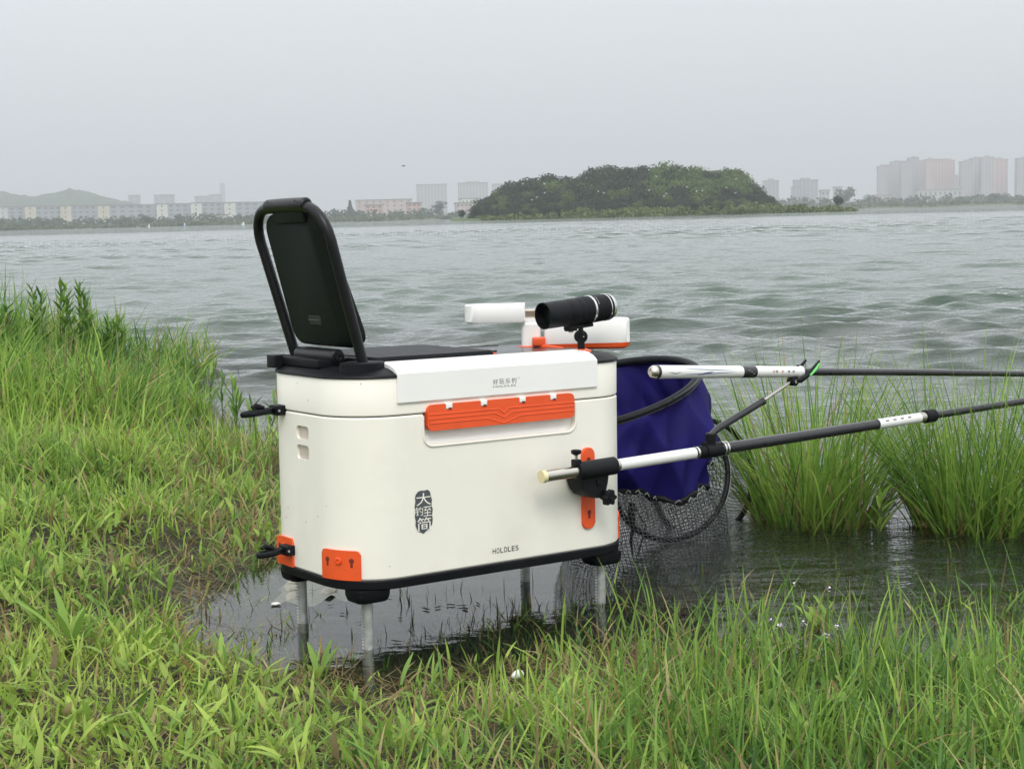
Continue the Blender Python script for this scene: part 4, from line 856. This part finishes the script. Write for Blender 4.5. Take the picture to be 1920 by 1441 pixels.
MB().tube([h_ + np.array([0, 0, .004 * math.sin(i * 1.3)]) for i, h_ in enumerate(hem)], [.006 + .0025 * math.sin(i * 2.1) for i in range(96)], 8, close=True).build('hem_band', BLACK, net, nb)
mb = MB()
for i in range(0, 96, 2):
    p = hem[i]; q = hem[(i + 1) % 96]; o_ = (p - rc) * np.array([1, 1, 0]); o_ /= np.linalg.norm(o_); mb.tube([p + o_ * .0075 + [0, 0, -.003], (p + q) / 2 + o_ * .0085 + [0, 0, .003], q + o_ * .0075 + [0, 0, -.003]], .0011, 5)
st_ = mb.build('hem_stitching', TRIMW, net, nb); st_['kind'] = 'stuff'
# hoops: two rigid rings standing in the shallows
H1 = dep(1258, 892, 3.42); h1a = np.array([.131, .07, .010]); h1b = np.array([-.012, .05, .128])
H2 = dep(1318, 897, 3.60); h2a = np.array([.120, .06, .012]); h2b = np.array([-.012, .04, .128])
def hp(H, a, b_, q, k_=1.0): return H + (a * math.cos(q) + b_ * math.sin(q)) * k_
for H, a, b_ in ((H1, h1a, h1b), (H2, h2a, h2b)):
    hp_ = MB().tube([hp(H, a, b_, q) for q in QN], .0062, 10, close=True).build('hoop', BLACK, net, nb)
    MB().tube([hp(H, a, b_, q, 1.05) for q in QN], .0013, 6, close=True).build('hoop_piping', TRIMW, hp_, nb)
def netting(name, fn, nu, nv, wd, vclose=True):
    # crossing strands as thin ribbons on a surface fn(u, v), u and v in 0..1
    U = np.linspace(0, 1, nu + (0 if vclose else 1), endpoint=not vclose); Vv = np.linspace(0, 1, nv + 1)
    P = np.array([[fn(u, v) for v in Vv] for u in U]); V = []; Q = []
    nU = len(U)
    def add_line(pts, side):
        o_ = len(V)
        for p, s_ in zip(pts, side): V.append(p - s_ * wd / 2); V.append(p + s_ * wd / 2)
        for i in range(len(pts) - 1): Q.append((o_ + 2 * i, o_ + 2 * i + 1, o_ + 2 * i + 3, o_ + 2 * i + 2))
    du = np.roll(P, -1, 0) - P if vclose else np.gradient(P, axis=0); du /= np.linalg.norm(du, axis=2, keepdims=True) + 1e-9
    dv = np.gradient(P, axis=1); dv /= np.linalg.norm(dv, axis=2, keepdims=True) + 1e-9
    for i in range(nU): add_line(P[i], du[i])
    for j in range(nv + 1):
        L_ = P[:, j]; s_ = dv[:, j]
        if vclose: L_ = np.concatenate([L_, L_[:1]]); s_ = np.concatenate([s_, s_[:1]])
        add_line(L_, s_)
    o = fast_mesh(name, np.array(V) - nb, np.array(Q), m=MESH, parent=net, kind='stuff'); return o
def funnel(u, v):
    q = 2 * PI * u; p = bag(q, 1.0); zl = -.06; c = np.array([rc[0] + .10, rc[1] - .04, zl]); wob = 1 + .05 * math.sin(4 * q + 2 * v) + .03 * math.sin(9 * q + 4 * v)
    e_ = c + np.array([.150 * math.cos(q), .14 * math.sin(q), 0]) * wob
    f = v ** .8; return p * (1 - f) + e_ * f + np.array([math.cos(q), math.sin(q), 0]) * .02 * math.sin(PI * f) + np.array([0, 0, .004 * math.sin(14 * q + 6 * v)])
netting('netting', funnel, 130, 30, .0017)
def tube12(u, v):
    q = 2 * PI * u; k_ = 1 - .05 * math.sin(PI * v) + .02 * math.sin(5 * q + 7 * v); a = hp(H1, h1a, h1b, q, k_); b_ = hp(H2, h2a, h2b, q, k_); return a * (1 - v) + b_ * v + np.array([0, 0, -.012 * math.sin(PI * v)])
netting('netting', tube12, 110, 34, .0016)
def disc(u, v):
    q = 2 * PI * u; k_ = 1 - .93 * v; return hp(H1, h1a, h1b, q, k_) + np.array([-.02, .07, -.01]) * math.sin(PI * v * .5) + np.array([0, .006 * math.sin(5 * q + 9 * v), 0])
netting('netting', disc, 90, 20, .0015)
MB().tube([dep(1185, 942, 3.14), dep(1184, 965, 3.135), dep(1186, 990, 3.13), dep(1183, 1015, 3.13), dep(1186, 1040, 3.13)], [.006, .0085, .004, .003, .002], 8).build('draw_cord', BLACK, net, nb)
MB().tube([dep(1190, 950, 3.13), dep(1210, 985, 3.12), dep(1205, 1010, 3.12), dep(1196, 1040, 3.12)], .0016, 6).build('draw_cord', BLACK, net, nb)

# ------------------------------------------------------------------ grass, sedges, weeds
GRASS = mat('grass_blade', (.08, .12, .03), .5, attr='tint', trans=.42, spec=.35)
PAL = np.array([(.40, .52, .105), (.265, .415, .075), (.115, .235, .046), (.052, .125, .032)])
DRY = np.array([(.44, .37, .18), (.37, .30, .13), (.30, .21, .09), (.24, .19, .10)])
def tints(hue, dry, n, r2=rng):
    x = np.clip(hue * 3 + r2.normal(0, .55, n), 0, 2.999); i = x.astype(int); f = (x - i)[:, None]
    c = PAL[i] * (1 - f) + PAL[np.minimum(i + 1, 3)] * f
    d = r2.random(n) < np.asarray(dry) * .8; c[d] = DRY[r2.integers(0, 4, d.sum())]
    return c * r2.uniform(.8, 1.2, (n, 1))
def blades(name, P, length, width, az, lean, bend, cols, seg=3, shape=0, m=GRASS, parent=None, kind='stuff', base=(0, 0, 0), twist=None):
    n = len(P); k = np.arange(seg + 1) / seg
    ang = lean[:, None] + bend[:, None] * (np.arange(seg) + .5)[None] / seg
    st = (length / seg)[:, None]
    hx = np.concatenate([np.zeros((n, 1)), np.cumsum(np.sin(ang) * st, 1)], 1); hz = np.concatenate([np.zeros((n, 1)), np.cumsum(np.cos(ang) * st, 1)], 1)
    d = np.stack([np.cos(az), np.sin(az), np.zeros(n)], -1)
    tw = rng.uniform(-1, 1, n) if twist is None else twist
    sd_ = np.stack([-np.sin(az + tw), np.cos(az + tw), np.zeros(n)], -1)
    ctr = P[:, None] + d[:, None] * hx[..., None] + np.array([0, 0, 1.0])[None, None] * hz[..., None]
    wp = (1 - k ** 2.0) if shape == 0 else np.sin(PI * np.clip(.12 + .88 * k, 0, 1)) ** .8
    ww = width[:, None] * wp[None] / 2
    # a shallow keel gives every blade a fold to catch light
    L_ = ctr - sd_[:, None] * ww[..., None]; Rr = ctr + sd_[:, None] * ww[..., None]
    V = np.stack([L_[:, :-1], Rr[:, :-1]], 2).reshape(n, seg * 2, 3); V = np.concatenate([V, ctr[:, -1:]], 1)
    nv = seg * 2 + 1; o = (np.arange(n) * nv)[:, None]
    qb = np.array([[2 * i, 2 * i + 1, 2 * i + 3, 2 * i + 2] for i in range(seg - 1)])
    Q = (o[:, :, None] + qb[None]).reshape(-1, 4); T = (o + np.array([2 * seg - 2, 2 * seg - 1, 2 * seg])[None])
    vc = np.repeat(cols[:, None], nv, 1) * np.linspace(.92, 1.06, nv)[None, :, None]
    return fast_mesh(name, V.reshape(-1, 3) - np.array(base), Q, T, m=m, cols=vc.reshape(-1, 3), parent=parent, kind=kind)
def scatter(n, y0, y1, um=.42):
    y = np.sqrt(rng.uniform(y0 ** 2, y1 ** 2, n)); u = rng.uniform(-um, um, n); return u * y, y
def in_box(x, y, mrg=.0):
    q = (np.stack([x, y, np.zeros(len(x))], -1) - BO) @ BN; return (q[:, 0] > -.02) & (q[:, 0] < BL) & (q[:, 1] > 0) & (q[:, 1] < BW)
def patch(x, y, s=3.0, seed=0): return .5 + .5 * np.sin(x * s * 2.1 + seed + 1.7 * np.sin(y * s * 1.3)) * np.sin(y * s * 1.9 + 2 * np.sin(x * s + seed))
# lawn
X, Y = scatter(640000, 1.45, 8.2, .64); F_ = fields(X, Y); Z = ground_z(X, Y)
pr = F_[:, 1] * np.clip((3.0 / Y) ** 1.1, .0, 1.35) * (.45 + .8 * patch(X, Y, 3.2)) * (F_[:, 0] > -.03)
lp = flat(691, 1290); pr *= 1 - .85 * np.exp(-(((X - lp[0]) / .035) ** 2 + ((Y - lp[1]) / .10) ** 2))   # trampled spot round the near leg
pr *= np.where((X > 0) & (Y < 2.7), .72 + .6 * (patch(X, Y, 5.5, 6) - .3), 1)
keep = rng.random(len(X)) < np.clip(pr * .62, 0, 1); X, Y, F_, Z = X[keep], Y[keep], F_[keep], Z[keep]; n = len(X)
ln = F_[:, 2] * np.minimum(rng.lognormal(-.12, .42, n), 1.65) * (.74 + .5 * patch(X, Y, 1.7, 9)); tall = F_[:, 2] > .14
wd = np.where(tall, rng.uniform(.0030, .0065, n), rng.uniform(.0022, .0056, n)) * (.85 + .06 * Y)
lean = np.abs(rng.normal(.45, .38, n)) * np.where(tall, .6, 1); bend = rng.normal(.75, .5, n)
hue = F_[:, 3] - .07 * (X < .1) + .10 * sstep(0, .3, X) * (Y < 3) + .35 * (patch(X, Y, 2.3, 4) - .5); az = rng.uniform(0, 2 * PI, n) + .4 * np.sin(X * 5)
blades('grass', np.stack([X, Y, Z - .004], -1), ln, wd, az, lean, bend, tints(hue, F_[:, 4] + .30 * sstep(.62, .9, patch(X, Y, 1.9, 12)) * (F_[:, 2] < .12), n), seg=4, shape=1)
# dead thatch lying between the blades
X, Y = scatter(160000, 1.45, 5.5, .6); F_ = fields(X, Y); Z = ground_z(X, Y)
keep = (rng.random(len(X)) < .55 * F_[:, 4] * 2 * np.clip((3 / Y), 0, 1.2)) & (Z > -.012); X, Y, Z = X[keep], Y[keep], Z[keep]; n = len(X)
blades('dry_thatch', np.stack([X, Y, Z + .004], -1), rng.uniform(.03, .09, n), rng.uniform(.0015, .0035, n), rng.uniform(0, 6.28, n), rng.uniform(1.15, 1.55, n), rng.normal(0, .3, n), DRY[rng.integers(0, 4, n)] * rng.uniform(.5, 1.0, (n, 1)), seg=2)
# broad low leaves through the pale lawn
X, Y = scatter(90000, 1.45, 5.2, .6); F_ = fields(X, Y); Z = ground_z(X, Y)
keep = (rng.random(len(X)) < .35 * F_[:, 1] * np.clip(1.15 - 1.4 * F_[:, 3], .05, 1) * (patch(X, Y, 4.1, 2) > .35)) & (Z > .004) & (F_[:, 2] < .14); X, Y, F_, Z = X[keep], Y[keep], F_[keep], Z[keep]; n = len(X)
blades('broad_grass', np.stack([X, Y, Z + rng.uniform(0, .02, n)], -1), rng.uniform(.028, .062, n), rng.uniform(.007, .0115, n), rng.uniform(0, 6.28, n), rng.uniform(.4, 1.2, n), rng.normal(.5, .4, n), tints(F_[:, 3] - .05, np.full(n, .05), n), seg=4, shape=1)
# taller fine blades standing out of the lawn, thicker on the right
X, Y = scatter(30000, 1.75, 3.1); F_ = fields(X, Y); Z = ground_z(X, Y)
keep = (rng.random(len(X)) < .26 * sstep(.0, .35, X) * F_[:, 1] * (1 - .55 * sstep(2.4, 2.8, Y))) & (Z > -.04); X, Y, F_, Z = X[keep], Y[keep], F_[keep], Z[keep]; n = len(X)
blades('long_grass', np.stack([X, Y, Z - .005], -1), rng.uniform(.06, .175, n), rng.uniform(.0026, .0050, n), rng.uniform(0, 6.28, n), np.abs(rng.normal(.2, .18, n)), rng.normal(.55, .45, n), tints(np.full(n, .5), np.full(n, .13), n), seg=6)
# sprouts standing in the shallows
X, Y = scatter(50000, 2.45, 7.4, .40); F_ = fields(X, Y); Z = ground_z(X, Y)
keep = (Z < -.004) & (Z > -.085) & (rng.random(len(X)) < (.05 + .12 * (Y < 3.1) + .5 * F_[:, 1]) * np.clip((patch(X, Y, 3.7, 1) - .35) * 2, 0, 1) * .30); X, Y, F_, Z = X[keep], Y[keep], F_[keep], Z[keep]; n = len(X)
blades('water_sprouts', np.stack([X, Y, Z], -1), -Z + rng.uniform(.01, .055, n) + .1 * (Y > 4) * rng.random(n), rng.uniform(.0025, .0055, n), rng.uniform(0, 6.28, n), np.abs(rng.normal(.2, .2, n)), rng.normal(.3, .4, n), tints(np.full(n, .75), np.full(n, .25), n) * .75, seg=3)
X, Y = scatter(9000, 2.45, 3.0, .2); Z = ground_z(X, Y)
keep = (Z < -.006) & (rng.random(len(X)) < .22 * np.clip((patch(X, Y, 6.1, 5) - .42) * 3, 0, 1) * (.25 + sstep(-.02, .0, Z + .03 * 0 - .0) + sstep(2.85, 2.6, Y) * .0 + np.exp(-((X + .02) / .16) ** 2 - ((Y - 2.66) / .12) ** 2) * 2)); X, Y, Z = X[keep], Y[keep], Z[keep]; n = len(X)
blades('water_sprouts', np.stack([X, Y, Z], -1), -Z + rng.uniform(.006, .038, n), rng.uniform(.002, .0042, n), rng.uniform(0, 6.28, n), np.abs(rng.normal(.3, .3, n)), rng.normal(.4, .6, n), np.array([(.05, .07, .02), (.09, .10, .03), (.07, .05, .02)])[rng.integers(0, 3, n)], seg=3)
# drowned weeds on the bottom right of the box
X, Y = scatter(40000, 2.6, 3.6, .40); Z = ground_z(X, Y)
keep = (Z < -.012) & (X > .12) & (rng.random(len(X)) < .66 * patch(X, Y, 4.7, 3)); X, Y, Z = X[keep], Y[keep], Z[keep]; n = len(X)
blades('drowned_weeds', np.stack([X, Y, Z], -1), np.minimum(rng.uniform(.02, .07, n), -Z * 1.35 + .008), rng.uniform(.003, .006, n), rng.uniform(0, 6.28, n), rng.uniform(.3, 1.2, n), rng.normal(.4, .4, n), np.array([(.07, .06, .02), (.05, .065, .02), (.10, .06, .025)])[rng.integers(0, 3, n)], seg=3)
# dark bits of leaf floating under the box
X, Y = scatter(3000, 2.5, 3.05, .16); Z = ground_z(X, Y); keep = (Z < -.02) & (rng.random(len(X)) < .025 * patch(X, Y, 7, 2)); X, Y = X[keep], Y[keep]; n = len(X)
blades('floating_debris', np.stack([X, Y, np.full(n, .0025)], -1), rng.uniform(.008, .03, n), rng.uniform(.003, .010, n), rng.uniform(0, 6.28, n), np.full(n, 1.56), rng.normal(0, .05, n), np.array([(.03, .03, .015), (.05, .045, .02)])[rng.integers(0, 2, n)], seg=3, shape=1, twist=np.zeros(n))

def sedge(label, px, py, n, hgt, spread, leanx, seed, reach=1.0):
    r2 = np.random.default_rng(seed); b0 = flat(px, py, -.02); t_ = thing('sedge_clump', label, 'sedge', b0, None)
    a = r2.uniform(0, 6.28, n); q = spread * np.sqrt(r2.random(n)); P = np.stack([b0[0] + q * np.cos(a) * 1.2, b0[1] + q * np.sin(a) * 1.5 * r2.uniform(.4, 1.2, n), np.full(n, -.03)], -1)
    ln_ = hgt * r2.uniform(.55, 1.12, n); out = a + r2.normal(0, .7, n)
    ln0 = .12 + .58 * (q / spread) * r2.uniform(.5, 1.3, n)
    # wind from the lake pushes the tips a little to one side
    dx, dy = np.cos(out) * ln0 + leanx, np.sin(out) * ln0; az_ = np.arctan2(dy, dx); le = np.hypot(dx, dy)
    tn = tints(np.full(n, .48), np.full(n, .07), n, r2)
    blades('blades', P, ln_, r2.uniform(.0030, .0060, n), az_, le * .8, np.abs(r2.normal(.42, .50, n)) * reach, tn, seg=7, parent=t_, base=b0)
    m_ = n // 4; i = r2.integers(0, n, m_)
    blades('dry_blades', P[i] + r2.normal(0, .01, (m_, 3)) * [1, 1, 0], hgt * r2.uniform(.2, .5, m_), r2.uniform(.003, .005, m_), az_[i] + r2.normal(0, .6, m_), r2.uniform(.3, 1.1, m_), r2.normal(.6, .4, m_), DRY[r2.integers(0, 4, m_)] * r2.uniform(.5, 1, (m_, 1)), seg=5, parent=t_, base=b0)
    return t_
sedge('big green sedge clump standing in the water beside the net hoop', 1532, 985, 600, .47, .115, .04, 3)
sedge('big green sedge clump at the view edge behind the second white pole section', 1838, 1000, 600, .46, .115, .06, 8)
sedge('thin sedge clump at the very edge of the view', 2030, 995, 360, .42, .10, .0, 9)
def leafy(name, label, cat, px, py, z, hgt, nl, lw, ll, seed, stems=1, group=None, hue=.35, up=.5, spread=.02):
    r2 = np.random.default_rng(seed); b0 = flat(px, py, z); t_ = thing(name, label, cat, b0, group)
    PP_, AZ, LE, LL_ = [], [], [], []
    for s_ in range(stems):
        o_ = b0 + np.array([r2.normal(0, spread), r2.normal(0, spread), 0]) * (s_ > 0); tip = o_ + np.array([r2.normal(0, .12) * hgt, r2.normal(0, .12) * hgt, hgt * r2.uniform(.75, 1.0)])
        MB().tube([o_ - [0, 0, .02], (o_ + tip) / 2 + r2.normal(0, .03, 3) * hgt, tip], [.0024, .0019, .0010], 6).build('stem', STEM, t_, b0)
        for i in range(nl):
            f = .12 + .88 * i / nl; PP_.append(o_ * (1 - f) + tip * f); AZ.append(i * 2.4 + r2.normal(0, .3)); LE.append(up * r2.uniform(.6, 1.4) * (1.15 - .55 * f)); LL_.append(ll * (1.1 - .5 * f) * r2.uniform(.75, 1.2))
    n_ = len(PP_); blades('leaves', np.array(PP_), np.array(LL_), np.full(n_, lw) * r2.uniform(.8, 1.2, n_), np.array(AZ), np.array(LE), r2.uniform(.1, .8, n_), tints(np.full(n_, hue), np.full(n_, .03), n_, r2), seg=5, shape=1, parent=t_, base=b0, twist=r2.normal(0, .3, n_))
    return t_
STEM = mat('green_stem', (.07, .10, .03), .6)
leafy('water_plant', 'bright leafy plant rising from the water between the two big sedge clumps', 'plant', 1645, 1015, -.02, .13, 9, .011, .055, 1, 1, up=.5)
leafy('water_plant', 'bright leafy plant in the water at the view edge, in front of the sedge', 'plant', 1900, 1018, -.02, .14, 10, .012, .06, 2, 2, up=.7)
leafy('water_plant', 'small narrow leafy plant before the foot of the edge sedge clump', 'plant', 1782, 1012, -.02, .10, 7, .008, .04, 5, 1, up=.5)
for i, (px, py, z, hg, lab) in enumerate(((35, 705, .11, .27, 'bushy upright weed lowest of the tall ones on the bank, by the view edge'), (78, 700, .11, .335, 'upright leafy weed with a flat topped head on the bank'), (128, 705, .10, .375, 'tallest leafy weed on the bank, its tip over the water'), (148, 700, .10, .34, 'forked leafy weed beside the tallest one on the bank'), (190, 705, .06, .26, 'slim leafy weed at the lake side of the tallest one'), (218, 712, .04, .24, 'dark broad bladed weed near the water on the bank'))):
    leafy('bank_weed', lab, 'weed', px, py, z, hg * 1.08, 30, .0125, .095, 30 + i, 3 if i != 4 else 2, 'tall weeds on the bank', hue=.62, up=.75, spread=.03)
for i, (px, py, hg) in enumerate(((395, 762, .17), (418, 778, .15), (370, 765, .19), (300, 752, .2), (330, 762, .16), (470, 815, .10), (505, 812, .12), (440, 800, .11))):
    leafy('waterside_weed', ('broad bladed weed at the water edge towards the box', 'narrow bladed weed at the water edge')[i % 2] + f' {("behind the bank grass", "by the open gap", "against the lake", "first from the tall bank", "second from the tall bank", "under the upper clip", "closest to the box wall", "among the reed stubs")[i]}', 'weed', px, py, -.012, hg, 7, .010, .09, 50 + i, 2, 'weeds at the water edge', hue=.62, up=.45, spread=.03)
PETAL = mat('pale_violet_petal', (.70, .60, .78), .6)
def flowering(label, px, py, heads, seed):
    r2 = np.random.default_rng(seed); b0 = flat(px, py, .01); t_ = thing('flowering_weed', label, 'flower', b0, 'flowering weeds in the right grass')
    for hx, hy in heads:
        tip = dep(hx, hy, b0[1] + r2.uniform(-.02, .03)); md = (b0 + tip) / 2 + np.array([r2.normal(0, .006), 0, 0])
        MB().tube([b0 - [0, 0, .01], md, tip], [.0016, .0013, .0009], 6).build('stem', STEM, t_, b0)
        fh = MB()
        for k_ in range(9):
            a = r2.uniform(0, 6.28); e_ = r2.uniform(-.2, .9); d_ = np.array([math.cos(a) * math.cos(e_), math.sin(a) * math.cos(e_), math.sin(e_)]); c = tip + d_ * .0032
            s1 = np.cross(d_, [0, .3, 1]); s1 /= np.linalg.norm(s1); e1 = c + d_ * .0042
            fh.add([c, c + d_ * .002 + s1 * .0020, e1, c + d_ * .002 - s1 * .0020], [(0, 1, 2, 3)])
        fh.build('flower_head', PETAL, t_, b0, smooth=0)
    for k_ in range(8):
        f = k_ / 9; p = b0 * (1 - f) + tip * f
    n_ = 9; f = np.linspace(.05, .6, n_)[:, None]; blades('leaves', b0 * (1 - f) + tip * f, r2.uniform(.025, .05, n_), np.full(n_, .007), r2.uniform(0, 6.28, n_), r2.uniform(.5, 1.0, n_), r2.uniform(.2, .6, n_), tints(np.full(n_, .6), np.zeros(n_), n_, r2), seg=4, shape=1, parent=t_, base=b0)
flowering('weed with two pale violet flower heads, the lowest on the lawn side', 1480, 1275, ((1462, 1175), (1444, 1166)), 1)
flowering('weed with one small violet head between the other flowers', 1510, 1270, ((1508, 1168),), 2)
flowering('weed with two pale violet heads close together, facing the view edge', 1565, 1280, ((1550, 1192), (1570, 1177)), 3)
flowering('tall weed with the two topmost violet flower heads', 1545, 1240, ((1487, 1096), (1557, 1106)), 4)
def broad(label, px, py, z, nl, ll, lw, seed, hue=.3):
    r2 = np.random.default_rng(seed); b0 = flat(px, py, z); t_ = thing('broadleaf_plant', label, 'plant', b0)
    n_ = nl; o = blades('leaves', np.repeat(b0[None], n_, 0) + r2.normal(0, .004, (n_, 3)), r2.uniform(.7, 1.15, n_) * ll, np.full(n_, lw), np.arange(n_) * 2.4 + seed, r2.uniform(.25, .7, n_), r2.uniform(.3, .8, n_), tints(np.full(n_, hue), np.zeros(n_), n_, r2), seg=6, shape=1, parent=t_, base=b0, twist=np.zeros(n_))
    MB().tube([b0 - [0, 0, .02], b0 + [0, 0, .01]], [.003, .002], 6).build('stem', STEM, t_, b0)
broad('pale broad leaved plant deep in the grass near the bottom of the view', 1505, 1405, .03, 7, .055, .016, 1)
broad('pale broad leaved plant in the grass toward the view edge', 1830, 1275, .02, 8, .06, .016, 2)
broad('broad leaved plant standing beside the topmost violet flowers', 1535, 1180, .0, 6, .075, .014, 3, .25)
broad('dark broad leaved plant under the flowering weeds', 1560, 1370, .02, 9, .07, .022, 4, .75)
broad('broad leaved plant at the foot of the nearest box leg', 600, 1270, .005, 7, .06, .010, 5, .45)
broad('tall broad bladed plant on the lawn near the lower clip', 130, 1215, .05, 7, .11, .012, 6, .4)
# rubbish
LIT = mat('white_foam', (.80, .80, .77), .7); LITB = mat('pale_film', (.30, .28, .23), .5, noise=.2, nscale=60)
def lump(name, c, r_, m, label, cat, seed, flatk=.7):
    bm = bmesh.new(); bmesh.ops.create_icosphere(bm, subdivisions=3, radius=1); r2 = np.random.default_rng(seed); k_ = r2.normal(0, 2.2, (5, 3))
    for v in bm.verts:
        d = 1 + .09 * sum(math.sin(v.co.dot(Vector(q)) + j) for j, q in enumerate(k_)); v.co = Vector((v.co.x * r_ * d, v.co.y * r_ * d * .8, v.co.z * r_ * flatk * d))
    me = bpy.data.meshes.new(name); bm.to_mesh(me); bm.free(); me.shade_smooth(); me.materials.append(m); o = bpy.data.objects.new(name, me); COL.objects.link(o); o.location = tuple(c)
    return tag(o, label, cat)
lump('foam_scrap', flat(970, 1264, .016), .0095, LIT, 'small white scrap of foam lying in the grass before the box', 'litter', 1)
lump('foam_scrap', flat(516, 1131, .003), .008, LIT, 'tiny white scrap floating in the puddle beside the rear leg', 'litter', 2, .35)
b0 = flat(598, 1108, -.0095); V = []; 
nu_, nv_ = 22, 14
for i in range(nu_):
    for j in range(nv_):
        a, b_ = i / (nu_ - 1) - .5, j / (nv_ - 1) - .5; ed = 1 + .12 * math.sin(9 * math.atan2(b_, a))
        V.append(b0 + np.array([.15 * a * ed + .02 * b_, .20 * b_ * ed, .008 * math.sin(13 * a + 4 * b_) + .005 * math.sin(17 * b_ - 6 * a) + .004]))
Q = [(i * nv_ + j, (i + 1) * nv_ + j, (i + 1) * nv_ + j + 1, i * nv_ + j + 1) for i in range(nu_ - 1) for j in range(nv_ - 1)]
pb_ = MB().add(V, Q).build('plastic_bag', LITB, None, b0, smooth=180, fixn=False); pb_.location = tuple(b0); tag(pb_, 'pale plastic bag half sunk in the puddle under the box', 'litter')

# ------------------------------------------------------------------ haze over the lake
hz = MB().box((0, 0, 86.0), (9400, 9400, 178.0)).build('haze', None or mat('tmp', (1, 1, 1)), smooth=0)
HM = bpy.data.materials.new('haze_air'); HM.use_nodes = True; t = HM.node_tree; t.nodes.clear(); out = N(t, 'ShaderNodeOutputMaterial')
pv = N(t, 'ShaderNodeVolumePrincipled', Density=.00045); pv.inputs['Color'].default_value = (.885, .93, .965, 1); pv.inputs['Anisotropy'].default_value = .0
t.links.new(pv.outputs[0], out.inputs['Volume']); hz.data.materials.clear(); hz.data.materials.append(HM); tag(hz, kind='stuff')
